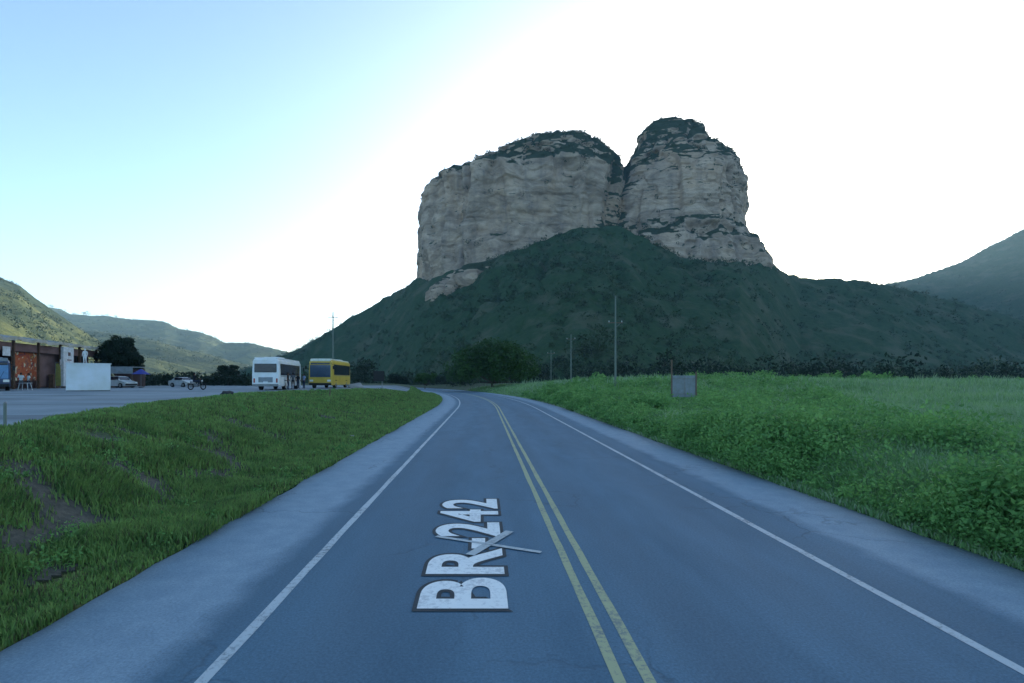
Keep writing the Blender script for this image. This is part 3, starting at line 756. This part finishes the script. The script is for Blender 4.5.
# ------------------------------------------------------------------ poles and signs
def pole(px, D, top_y, label, arm=True, r=.13, group='concrete utility poles along the road'):
    r *= .8; b = at(px, D); ht = CAMZ + (HY - top_y) / F * D - b.z
    root = empty('utility_pole', b, label=label, cat='utility pole', group=group)
    MB().cyl((0, 0, -.3), (0, 0, ht), r * 1.25, r * .75, 10).build('shaft', M['concrete'], root)
    if arm:
        MB().box((0, .05, ht * arm), (1.7, .09, .11)).build('crossarm', M['wood'], root)
        for x in (-.75, 0, .75):
            MB().cyl((x, .05, ht * arm + .05), (x, .05, ht * arm + .25), .04, .03, 8).build('insulator', M['white'], root)
        MB().cyl((0, 0, ht * arm - .6), (.6, .05, ht * arm - .04), .02, .02, 6).build('brace', M['grey'], root)
    return root
pole(615.5, 60, 296, 'tallest pale utility pole with a crossarm, nearest the camera right of the road', .62 + .1, .14)
pole(571, 96, 334, 'middle utility pole of three, left of the tallest pole', .9)
pole(551, 120, 350, 'shortest and farthest of the three utility poles, beside the big tree', .9)
pole(333, 84, 312, 'grey utility pole rising behind the yellow bus against the sky', .93, .16)

def sign_back():
    D = 41; b = at(684, D); root = empty('road_sign', b, label='large grey rectangular road sign seen from behind on two posts', cat='road sign')
    tz = CAMZ + (HY - 375.5) / F * D - b.z; bz = CAMZ + (HY - 397) / F * D - b.z
    wd = 25 / F * D
    MB().box((0, 0, (tz + bz) / 2), (wd, .03, tz - bz), .008).build('panel', M['sign_back'], root)
    for x, e in ((-wd * .50, 1.25), (wd * .48, .3)):
        MB().box((x, -.05, (tz + e - .3) / 2), (.11, .07, tz + e + .3)).build('post', M['wood'], root)
    for rz_ in (tz - .25, bz + .25): MB().box((0, -.03, rz_), (wd + .1, .03, .07)).build('rail', M['grey'], root)
    MB().box((.05, -.03, (tz + bz) / 2), (.12, .03, tz - bz - .1)).build('stiffener', M['grey'], root)
sign_back()
def small_sign():
    D = 60; b = at(379, D); root = empty('road_sign', b, R(12), label='small dark square sign on a pale post in the grass right of the yellow bus', cat='road sign')
    h = CAMZ + (HY - 371) / F * D - b.z
    MB().box((0, 0, h - .6), (1.25, .03, 1.2), .01).build('panel', M['black'], root)
    MB().cyl((.35, .06, -.2), (.35, .06, h), .045, .045, 8).build('post', M['grey'], root)
    MB().box((0, .03, h - .25), (1.1, .03, .05)).build('rail', M['grey'], root)
small_sign()
def marker(px, D, h, label, mat='wood', r=.05):
    b = at(px, D); root = empty('marker_post', b, label=label, cat='post')
    MB().cyl((0, 0, -.1), (0, 0, h), r, r * .9, 8).build('shaft', M[mat], root)
    MB().cyl((0, 0, h), (0, 0, h + .04), r * 1.1, r * .5, 8).build('cap', M['grey'], root)
marker(330, 44, .95, 'thin wooden post in the grass in front of the yellow bus')
marker(5, 11.2, .55, 'short grey stake at the lot edge on the far left', 'concrete', .03)
def stone(px, D, s, label, mat='stone', seed=1, cat='stone'):
    rs = np.random.default_rng(seed); b = at(px, D); m = MB()
    m.ball((0, 0, s * .25), s, (1.0, .8, .55))
    for v in m.bm.verts: v.co *= 1 + rs.uniform(-.16, .16)
    o = m.build('rock', M[mat]); o.location = b; tag(o, label, cat)
stone(104, 8.4, .07, 'small pale stone in the lower left grass', seed=2)
stone(352, 23, .16, 'flat pale stone at the shoulder edge among the grass', seed=3)
stone(3, 10.6, .06, 'tiny white stone beside the short stake', seed=4)
stone(120, 10.0, .09, 'reddish grey stone in the bare soil of the bank', seed=6)
stone(227, 34, .45, 'dark boulder where the lot meets the grass', 'dark_stone', 5)
stone(356, 66, 1.0, 'grey mound of rock behind the rear of the yellow bus', 'stone', 7)

# ------------------------------------------------------------------ vehicles
def wheel(root, x, y, r, w, side):
    o = MB().cyl((x - w / 2, y, r), (x + w / 2, y, r), r, r, 20).build('wheel', M['tyre'], root)
    e = x + side * (w / 2 + .005)
    MB().cyl((e - .02, y, r), (e + .02, y, r), r * .6, r * .55, 16).build('rim', M['rim'], o)
def bus(loc, rz, L, Wd, H, body, roofm, label, skirt=None, front=True, glass='glass', big_screen=True, group=None):
    root = empty('bus', loc, rz, label=label, cat='bus', group=group)
    fl = .38; hw = Wd / 2
    def ring(y, s=1.0, top=H, bot=fl):
        a = hw * s; r = .22
        pts = [(-a + .04, bot), (a - .04, bot), (a, bot + .12), (a, 1.5), (a - .05, top - r * 1.2), (a - .05 - r * .4, top - r * .35), (a - .05 - r * 1.3, top),
               (-a + .05 + r * 1.3, top), (-a + .05 + r * .4, top - r * .35), (-a + .05, top - r * 1.2), (-a, 1.5), (-a, bot + .12)]
        return [(x, y, z) for x, z in pts]
    h = L / 2
    MB().loft([ring(-h, .93, H - .22, fl + .06), ring(-h + .10, .98, H - .08), ring(-h + .35, 1, H), ring(h - .25, 1, H), ring(h - .06, .98, H - .05), ring(h, .95, H - .12, fl + .06)]).build('body', M[body], root)
    # roof pod
    MB().box((0, 0, H + .03), (Wd * .84, L * .97, .16), .05).box((0, -h + .05, H - .10), (Wd * .84, .16, .22), .05).box((0, L * .18, H + .15), (Wd * .6, 2.0, .18), .05).build('roof', M[roofm], root)
    wz0, wz1 = H * .47, H * .84
    for s in (-1, 1):
        n = max(4, int(L / 1.45)); y0 = -h + 1.0; seg = (L - 1.5) / n
        for i in range(n):
            MB().box((s * (hw - .012), y0 + seg * (i + .5), (wz0 + wz1) / 2), (.06, seg - .05, wz1 - wz0), .015).build('window', M[glass], root)
        MB().box((s * (hw + .002), .4, wz0 - .10), (.02, L - 2.2, .05)).build('trim', M['grey'], root)
        MB().box((s * (hw + .002), .3, fl + .55), (.02, L * .38, .55), .01).build('luggage_hatch', M[body], root)
        for y in (-h + 2.0, h - 2.6): wheel(root, s * (hw - .16), y, .46, .28, s)
        for y in (-h + 2.0, h - 2.6): MB().box((s * (hw + .001), y, .95), (.03, 1.05, .07), .01).build('wheel_arch', M['black'], root)
    # front
    MB().box((0, -h + .005, H * .60), (Wd * .86, .06, H * .42), .02).build('windscreen', M['screen'], root)
    MB().box((0, -h - .015, H * .86), (Wd * .80, .05, .22), .02).build('destination_board', M['glass'], root)
    MB().box((0, -h - .03, .52), (Wd * .93, .16, .26), .04).build('bumper', M['black' if body != 'bus_white' else 'grey'], root)
    for s in (-1, 1):
        MB().box((s * hw * .74, -h - .02, .92), (.42, .08, .24), .04).build('headlight', M['lamp'], root)
        m = MB().cyl((s * hw * .9, -h + .05, H * .86), (s * (hw + .18), -h - .22, H * .82), .025, .025, 6).build('mirror_arm', M['black'], root)
        MB().box((s * (hw + .20), -h - .24, H * .72), (.18, .08, .42), .03).build('mirror', M['black'], m)
        MB().cyl((s * .45, -h - .04, H * .40), (s * .45 + .25, -h - .05, H * .62), .012, .012, 5).build('wiper', M['black'], root)
    # rear
    MB().box((0, h + .005, H * .70), (Wd * .80, .05, H * .27), .05).build('rear_window', M[glass], root)
    MB().box((0, h + .03, .50), (Wd * .94, .14, .24), .04).build('bumper', M['grey'], root)
    MB().box((0, h + .012, H * .33), (Wd * .52, .03, .5), .01).build('engine_grille', M['sign_back'], root)
    for s in (-1, 1): MB().box((s * hw * .82, h + .005, .95), (.14, .05, .42), .02).build('tail_light', M['red_lamp'], root)
    MB().box((0, h + .03, .78), (.42, .02, .14)).build('number_plate', M['white'], root)
    return root
# white bus, rear towards the camera
wa = math.atan2(2.15, 11)
p0 = Vector((-22.75 - 1.22, 50 - .2, 0)); dirv = Vector((-math.sin(wa), math.cos(wa), 0))
c = p0 + dirv * 5.1; c.z = lotz(c.x, c.y) + .0
bus(c, math.pi + wa, 10.2, 2.5, 3.1, 'bus_white', 'bus_white', 'white bus parked with its rear window towards the road', glass='glass')
# yellow bus, front towards the camera
ya = math.atan2(1.1, 10.5)
c = Vector((-23.4, 66.2, 0)); c.z = float(lotz(-24., 61.))
bus(c, ya, 10.4, 2.75, 3.45, 'bus_yellow', 'cream', 'yellow bus with a pale roof parked facing the road')
# blue minibus cut by the left edge
c = Vector((-48.6, 47.9, 1.6)); c.z = 1.6
o = bus(c, R(46), 5.2, 2.3, 2.9, 'blue_paint', 'sign_back', 'dark blue minibus with a tall pale windscreen at the left edge'); o.name = 'minibus'; o['category'] = 'minibus'
for ch in o.children:
    if ch.name.startswith('windscreen'): ch.data.materials[0] = M['light_blue']

def car(name, loc, rz, label, body, L=4.2, Wd=1.7, H=1.42, van=False):
    root = empty(name, loc, rz, label=label, cat='car')
    hw = Wd / 2; h = L / 2; fl = .22
    pr = [(-h, .45), (-h + .08, .72), (-h + .95, .92), (-h + 1.55, H - .06), (-h + 1.95, H), (h - 1.1, H), (h - .45, .98), (h - .06, .90), (h, .5)] if not van else \
         [(-h, .5), (-h + .08, .9), (-h + .55, 1.15), (-h + 1.1, H - .1), (-h + 1.5, H), (h - .4, H), (h - .1, H - .15), (h - .03, 1.0), (h, .5)]
    low = [(h - .1, fl), (-h + .1, fl)]
    rings = []
    for x, k in ((-hw + .06, .96), (-hw, .99), (-hw * .5, 1), (hw * .5, 1), (hw, .99), (hw - .06, .96)):
        rings.append([(x * (1 if z < .96 else .86), y * k, z if z < 1 else z - (1 - k) * .6) for y, z in pr + low])
    MB().loft(rings).build('body', M[body], root)
    zm = (.96 + H) / 2
    for s in (-1, 1):
        MB().box((s * (hw * .90), -.05 if not van else .1, zm), (.07, L * .40, H - 1.05), .03).build('window', M['glass'], root)
        for y in (-h + .8, h - .8): wheel(root, s * (hw - .08), y, .31, .2, s)
        MB().box((s * hw * .72, -h - .0, .68), (.3, .08, .14), .03).build('headlight', M['lamp'], root)
        MB().box((s * hw * .80, h - .02, .82), (.2, .08, .16), .03).build('tail_light', M['red_lamp'], root)
        MB().box((s * (hw + .06), -.75, .98), (.14, .1, .12), .03).build('mirror', M[body], root)
    rot = Matrix.Rotation(R(-52), 3, 'X')
    MB().box((0, -h + 1.28 if not van else -h + .85, zm - .02), (Wd * .74, .03, .58), .01, Matrix.Rotation(R(-50 if not van else -38), 3, 'X')).build('windscreen', M['glass'], root)
    MB().box((0, h - .74 if not van else h - .03, zm), (Wd * .70, .03, .52), .01, Matrix.Rotation(R(50 if not van else 4), 3, 'X')).build('rear_window', M['glass'], root)
    for s in (-1, 1): MB().box((0, s * h * .985, .42), (Wd * .92, .14, .2), .04).build('bumper', M['black'], root)
    return root
def lp(px, D): x = (px - 512) / F * D; return Vector((x, D, float(lotz(x, D))))
car('parked_car', lp(119, 66), R(76), 'white car parked in front of the grey roofed stall', 'car_paint', 4.1, 1.7, 1.5)
car('parked_car', lp(183, 74), R(70), 'white car partly hidden behind the motorcycle', 'car_paint', 3.8, 1.65, 1.4)

# ------------------------------------------------------------------ people
def person(loc, rz, label, top, legs, hairm='hair', h=1.70, pose='stand', allmat=None, name='person', cat='person'):
    k = h / 1.7
    J = {'pel': (0, 0, .93), 'wai': (0, 0, 1.08), 'che': (0, .01, 1.30), 'nek': (0, .01, 1.45), 'nk2': (0, -.005, 1.50), 'hd': (0, -.02, 1.58), 'hd2': (0, -.02, 1.67)}
    ed = [('pel', 'wai'), ('wai', 'che'), ('che', 'nek'), ('nek', 'nk2'), ('nk2', 'hd'), ('hd', 'hd2')]
    rad = {'pel': .145, 'wai': .125, 'che': .15, 'nek': .075, 'nk2': .055, 'hd': .095, 'hd2': .075}
    for s, n in ((-1, 'l'), (1, 'r')):
        if pose == 'ride':
            kn = (s * .17, -.42, .88); an = (s * .17, -.25, .45); ft = (s * .18, -.40, .38); el = (s * .27, -.22, 1.15); ha = (s * .30, -.46, 1.08); hf = (s * .29, -.52, 1.07)
        else:
            kn = (s * .10, -.03, .50); an = (s * .11, .02, .09); ft = (s * .13, -.13, .045); el = (s * .25, .03, 1.12); ha = (s * .25, -.06 - .08 * (s > 0), .88); hf = (s * .24, -.10 - .08 * (s > 0), .80)
        J.update({'hp' + n: (s * .09, 0, .88), 'kn' + n: kn, 'an' + n: an, 'ft' + n: ft, 'sh' + n: (s * .175, .01, 1.40), 'el' + n: el, 'ha' + n: ha, 'hf' + n: hf})
        rad.update({'hp' + n: .10, 'kn' + n: .062, 'an' + n: .042, 'ft' + n: .04, 'sh' + n: .062, 'el' + n: .042, 'ha' + n: .030, 'hf' + n: .028})
        ed += [('pel', 'hp' + n), ('hp' + n, 'kn' + n), ('kn' + n, 'an' + n), ('an' + n, 'ft' + n), ('che', 'sh' + n), ('sh' + n, 'el' + n), ('el' + n, 'ha' + n), ('ha' + n, 'hf' + n)]
    ks = list(J); me = bpy.data.meshes.new('tmp'); me.from_pydata([tuple(v * k for v in J[q]) for q in ks], [(ks.index(a), ks.index(b)) for a, b in ed], [])
    o = bpy.data.objects.new('tmp', me); COL.objects.link(o)
    o.modifiers.new('s', 'SKIN'); o.modifiers.new('d', 'SUBSURF').levels = 2
    for i, q in enumerate(ks):
        sv = me.skin_vertices[0].data[i]; r = rad[q] * k
        sv.radius = (r * 1.12, r * .78) if q in ('pel', 'wai', 'che') else (r, r); sv.use_root = q == 'pel'
    bpy.context.view_layer.update()
    dg = bpy.context.evaluated_depsgraph_get(); m2 = bpy.data.meshes.new_from_object(o.evaluated_get(dg)); bpy.data.objects.remove(o); m2.name = name
    root = link(name, m2, [M['skin'], M[top], M[legs], M['black']] if not allmat else [M[allmat]])
    root.location = loc; root.rotation_euler = (0, 0, rz)
    zmin = min(v.co.z for v in m2.vertices)
    for p in m2.polygons:
        p.use_smooth = True
        if allmat: continue
        x, y, z = p.center / k
        if z > 1.47: p.material_index = 0
        elif abs(x) > .19 and z < 1.22 and pose == 'stand': p.material_index = 0
        elif pose == 'ride' and y < -.30 and z > .98: p.material_index = 0
        elif z > .95: p.material_index = 1
        elif z > .10 and not (pose == 'ride' and z < .44): p.material_index = 2
        else: p.material_index = 3
    hr = MB().ball((0, .012 * k, 1.645 * k), .108 * k, (.92, 1.0, .95))
    hr.ball((0, .05 * k, 1.58 * k), .085 * k, (.95, .7, 1))
    if not allmat: hr.build('hair', M[hairm], root, True)
    else: hr.build('hair', M[allmat], root, True)
    MB().ball((0, -.115 * k, 1.60 * k), .018 * k, (.8, 1, 1.5)).build('nose', M['skin' if not allmat else allmat], root, True)
    return tag(root, label, cat)
def stand(px, D, *a, **kw): return person(lp(px, D) + Vector((0, 0, .02)), *a, **kw)
stand(288, 52.4, R(100), 'person in black clothes standing by the rear corner of the white bus', 'shirt_black', 'jeans')
stand(293, 54.6, R(200), 'person in a grey shirt beside the white bus, second from its rear', 'shirt_grey', 'shirt_black', h=1.75)
stand(298, 57.2, R(60), 'person in dark shirt and jeans near the front of the white bus', 'shirt_black', 'jeans', h=1.66)
stand(304, 58.2, R(-30), 'person in a pale blue shirt standing between the two buses', 'shirt_blue', 'jeans', h=1.68)
stand(21, 54.0, R(40), 'person in a white shirt under the shed roof, left of two', 'shirt_white', 'shirt_grey', h=1.72)
stand(28.5, 54.5, R(-20), 'person in a white shirt under the shed roof, right of two', 'shirt_white', 'jeans', h=1.66)

def motorcycle():
    b = lp(197, 52); rz = R(158)
    root = empty('motorcycle', b, rz, label='black motorcycle standing on the parking lot', cat='motorcycle')
    for y in (-.68, .66):
        bm = MB(); g = bm.bm
        N = 20; rings = []
        for i in range(N):
            a = 2 * math.pi * i / N; c0 = Vector((0, y + math.cos(a) * .27, .32 + math.sin(a) * .27)); n = Vector((0, math.cos(a), math.sin(a)))
            rings.append([g.verts.new(c0 + n * math.cos(t) * .055 + Vector((1, 0, 0)) * math.sin(t) * .055) for t in np.linspace(0, 2 * math.pi, 6, endpoint=False)])
        for i in range(N):
            a_, b_ = rings[i], rings[(i + 1) % N]
            for j in range(6): g.faces.new((a_[j], a_[(j + 1) % 6], b_[(j + 1) % 6], b_[j]))
        w = bm.build('wheel', M['tyre'], root, True)
        sp = MB().cyl((-.05, y, .32), (.05, y, .32), .06, .06, 10)
        for q in range(5):
            a = q * 2 * math.pi / 5; sp.cyl((0, y, .32), (0, y + math.cos(a) * .25, .32 + math.sin(a) * .25), .014, .014, 5)
        sp.build('rim', M['rim'], w)
    MB().box((0, -.12, .82), (.26, .5, .22), .07).build('fuel_tank', M['black'], root)
    MB().box((0, .36, .80), (.26, .62, .10), .04).build('seat', M['black'], root)
    MB().box((0, 0, .45), (.24, .42, .30), .05).build('engine', M['grey'], root)
    MB().cyl((0, -.68, .32), (0, -.42, .95), .035, .03, 8).cyl((0, .66, .32), (0, .15, .62), .03, .03, 8).cyl((0, -.42, .85), (0, .1, .4), .03, .03, 8).build('frame', M['grey'], root)
    MB().cyl((-.36, -.38, 1.04), (.36, -.38, 1.04), .018, .018, 8).build('handlebar', M['black'], root)
    MB().ball((0, -.55, .90), .10, (1, .7, 1)).build('headlight', M['lamp'], root, True)
    MB().box((0, -.70, .66), (.13, .45, .03), .01).box((0, .74, .70), (.15, .36, .03), .01).build('mudguard', M['black'], root)
    MB().cyl((.14, .1, .32), (.15, .75, .42), .045, .05, 8).build('exhaust', M['rim'], root)
    person(b + Matrix.Rotation(rz, 3, 'Z') @ Vector((0, .28, .02)), rz, 'person in dark clothes riding the black motorcycle', 'shirt_black', 'jeans', pose='ride')
motorcycle()

# ------------------------------------------------------------------ shed, stalls and booth on the left
def fp(px, off=0):
    D = -40.37 / ((px - 512) / F + .262); X = -40.37 - .262 * D
    n = Vector((math.cos(math.atan(.262)), math.sin(math.atan(.262)), 0))
    return Vector((X, D, 1.6)) + n * off
FA = math.atan2(.262, 1)        # facade runs along +Y leaning to -X
def shed():
    a, b = fp(-60), fp(95); d = (b - a).normalized(); Lf = (b - a).length; H = 5.55
    n = Vector((d.y, -d.x, 0))
    root = empty('roadside_shed', a, math.atan2(d.y, d.x), label='long open shed with pale wavy roof edge and painted walls on the left', cat='building')
    # local: x along the facade away from the camera, -y towards the lot
    def s(px): return (fp(px) - a).dot(d)
    bm = MB(); N = 60
    top = []; 
    for i in range(N + 1):
        x = Lf * i / N; z = H + .10 * math.sin(i * .7) + .07 * math.sin(i * 1.9) - .25 * max(0, (i / N - .72)) * 4 * .5
        top.append((x, z))
    for i in range(N):
        (x0, z0), (x1, z1) = top[i], top[i + 1]
        v = [bm.bm.verts.new(p) for p in ((x0, -.9, z0), (x1, -.9, z1), (x1, 5.5, z1 + .9), (x0, 5.5, z0 + .9), (x0, -.9, z0 - .10), (x1, -.9, z1 - .10), (x1, 5.5, z1 + .8), (x0, 5.5, z0 + .8))]
        for f in ((0, 1, 2, 3), (7, 6, 5, 4), (0, 4, 5, 1), (2, 6, 7, 3)): bm.bm.faces.new([v[q] for q in f])
    bmesh.ops.remove_doubles(bm.bm, verts=bm.bm.verts, dist=.001)
    bm.build('roof', M['grey'], root)
    fb = MB()
    for i in range(N):
        (x0, z0), (x1, z1) = top[i], top[i + 1]
        v = [fb.bm.verts.new(p) for p in ((x0, -.95, z0 + .10), (x1, -.95, z1 + .10), (x1, -.95, z1 - .26), (x0, -.95, z0 - .26), (x0, -.905, z0 + .10), (x1, -.905, z1 + .10), (x1, -.905, z1 - .26), (x0, -.905, z0 - .26))]
        for f in ((3, 2, 1, 0), (4, 5, 6, 7), (0, 1, 5, 4), (2, 3, 7, 6)): fb.bm.faces.new([v[q] for q in f])
    fb.build('fascia', M['roof_edge'], root)
    MB().box((Lf / 2, 4.0, 2.7), (Lf, .2, 5.6)).build('wall', M['wall_dark'], root)
    MB().box((Lf - .3, 2.3, 2.6), (.2, 3.2, 5.3)).build('wall', M['wall_dark'], root)
    MB().box((Lf * .5, -.3, 4.65), (Lf - 1, .15, .9)).build('lintel', M['wall_dark'], root)
    for x in np.linspace(.5, Lf - .6, 7): MB().box((x, -.45, 2.7), (.22, .22, 5.4)).build('post', M['brown'], root)
    x0, x1 = s(13), s(37); MB().box(((x0 + x1) / 2, .1, 2.55), (x1 - x0, .12, 3.2)).build('mural', M['mural'], root)
    x0, x1 = s(38), s(59); MB().box(((x0 + x1) / 2, .25, 2.2), (x1 - x0, .12, 4.0)).build('painted_wall', M['wall_dark'], root)
    x0, x1 = s(48), s(57); MB().box(((x0 + x1) / 2, -.3, .85), (x1 - x0, .5, 1.7), .02).build('counter', M['brown'], root)
    x0, x1 = s(55), s(65.5); r = MB().box(((x0 + x1) / 2, -.75, 2.7), (x1 - x0, .3, 5.0), .02).build('sign_column', M['plaster'], root)
    MB().box(((x0 + x1) / 2 + .1, -.92, 4.3), (.5, .03, .45)).box(((x0 + x1) / 2 + .1, -.92, 3.55), (.9, .03, .12)).build('painted_mark', M['wall_dark'], r)
    x0, x1 = s(74), s(81); MB().box(((x0 + x1) / 2, -.2, 3.4), (x1 - x0, .1, 3.2)).build('dark_opening_panel', M['black'], root)  # black sheet standing in for the shade inside an opening
    x0, x1 = s(-3), s(4.5); MB().box(((x0 + x1) / 2, -.5, 4.1), (x1 - x0, .05, 1.0)).build('signboard', M['plaster'], root)
shed()
def banner():
    p = fp(42, 1.6); root = empty('banner', p, R(-15), label='tall yellow green banner standing in front of the shed', cat='banner')
    MB().cyl((-.42, 0, 0), (-.42, 0, 3.1), .03, .02, 8).build('pole', M['grey'], root)
    m = MB(); rings = []
    for z, w in ((.3, .75), (1.2, .80), (2.2, .72), (2.7, .55), (3.0, .28)):
        q = .05 * math.sin(z * 3); rings.append([(-.40, q, z), (-.40 + w, q + .06, z), (-.40 + w, q + .09, z), (-.40, q + .03, z)])
    m.loft(rings).build('cloth', M['yellow'], root)
    MB().cyl((-.42, 0, -.0), (-.42, 0, .08), .3, .25, 12).build('base', M['black'], root)
banner()
def dish():
    p = fp(51.5, .9); root = empty('satellite_dish', p, R(-40), label='round white dish on a post above the brown counter', cat='dish')
    MB().cyl((0, 0, 0), (0, 0, 3.2), .05, .05, 8).build('post', M['grey'], root)
    m = MB(); rings = []
    for r, y in ((.05, .12), (.25, .08), (.42, -.02)): rings.append([(math.cos(t) * r, y, 3.2 + math.sin(t) * r) for t in np.linspace(0, 2 * math.pi, 18, endpoint=False)])
    m.loft(rings).build('reflector', M['plaster'], root); MB().cyl((0, .1, 3.2), (0, -.4, 3.15), .02, .03, 6).build('feed_arm', M['grey'], root)
dish()
def table():
    p = lp(25, 50.5); root = empty('plastic_table', p, R(20), label='low white plastic table in front of the two people at the shed', cat='table')
    MB().cyl((0, 0, .68), (0, 0, .72), .55, .55, 20).build('tabletop', M['white'], root)
    for sx, sy in ((-1, -1), (1, -1), (1, 1), (-1, 1)): MB().cyl((sx * .4, sy * .4, 0), (sx * .3, sy * .3, .68), .03, .035, 6).build('leg', M['white'], root)
table()
def booth():
    D = 46; x0 = (62.5 - 512) / F * D; x1 = (107 - 512) / F * D; w = 3.15; h = 2.48
    root = empty('sales_booth', ((x0 + x1) / 2, D + .45, 1.6), R(38), label='plain white box-shaped booth at the edge of the parking lot', cat='booth')
    MB().box((0, 0, h / 2 + .04), (w - .06, 1.1, h - .08), .02).build('body', M['white'], root)
    MB().box((0, 0, h + .0), (w + .06, 1.2, .08), .02).build('roof', M['white'], root)
    for sx, sw in ((0, .015), (-w / 2 + .06, .04), (w / 2 - .06, .04)): MB().box((sx, -.555, h / 2), (sw, .012, h - .16)).build('seam', M['white'], root)
    MB().box((0, 0, .04), (w - .1, 1.0, .08)).build('skid', M['grey'], root)
    rz = 1.6 + h + .045
    x = (85 - 512) / F * (D + .45)
    person(Vector((x, D + .45, rz)), R(20), 'white statue of a standing figure on top of the white booth', 'plaster', 'plaster', h=1.28, allmat='plaster', name='statue', cat='statue')
booth()
def stall():
    D = 70; x0 = (110 - 512) / F * D; x1 = (138 - 512) / F * D; w = x1 - x0
    p = Vector(((x0 + x1) / 2, D, 1.6)); root = empty('market_stall', p, R(8), label='market stall with a flat grey canopy behind the parked white car', cat='market stall')
    MB().box((0, 0, 2.75), (w, 3.0, .10), .02).box((0, -1.5, 2.3), (w, .04, .9)).build('canopy', M['sign_back'], root)
    for sx in (-1, 1):
        for sy in (-1, 1): MB().cyl((sx * w * .46, sy * 1.35, 0), (sx * w * .46, sy * 1.35, 2.7), .05, .05, 8).build('post', M['wood'], root)
    MB().box((0, -.8, .5), (w * .8, .7, 1.0), .02).build('counter', M['brown'], root)
    MB().box((0, 1.4, 1.3), (w, .05, 2.4)).build('back_panel', M['wall_dark'], root)
stall()
def parasol():
    p = lp(141, 67); root = empty('parasol', p, label='blue parasol at the right end of the grey roofed stall', cat='parasol')
    MB().cyl((0, 0, 0), (0, 0, 2.3), .03, .03, 8).build('pole', M['grey'], root)
    m = MB(); m.cyl((0, 0, 1.75), (0, 0, 2.45), 1.05, .05, 8); m.build('canopy', M['blue_cloth'], root)
    MB().cyl((0, 0, 0), (0, 0, .1), .28, .24, 12).build('base', M['black'], root)
parasol()

# ------------------------------------------------------------------ air
def haze():
    o = MB().box((0, 0, 230), (13400, 13400, 500)).build('haze', None)
    o.data.materials.clear()
    m = bpy.data.materials.new('haze'); m.use_nodes = True; t = m.node_tree; t.nodes.remove(t.nodes['Principled BSDF'])
    v = t.nodes.new('ShaderNodeVolumePrincipled'); v.inputs['Color'].default_value = (.55, .82, 1.0, 1); v.inputs['Density'].default_value = HAZE
    v.inputs['Anisotropy'].default_value = .0
    t.links.new(v.outputs[0], t.nodes['Material Output'].inputs['Volume']); o.data.materials.append(m)
    tag(o, kind='stuff')
if HAZE: haze()
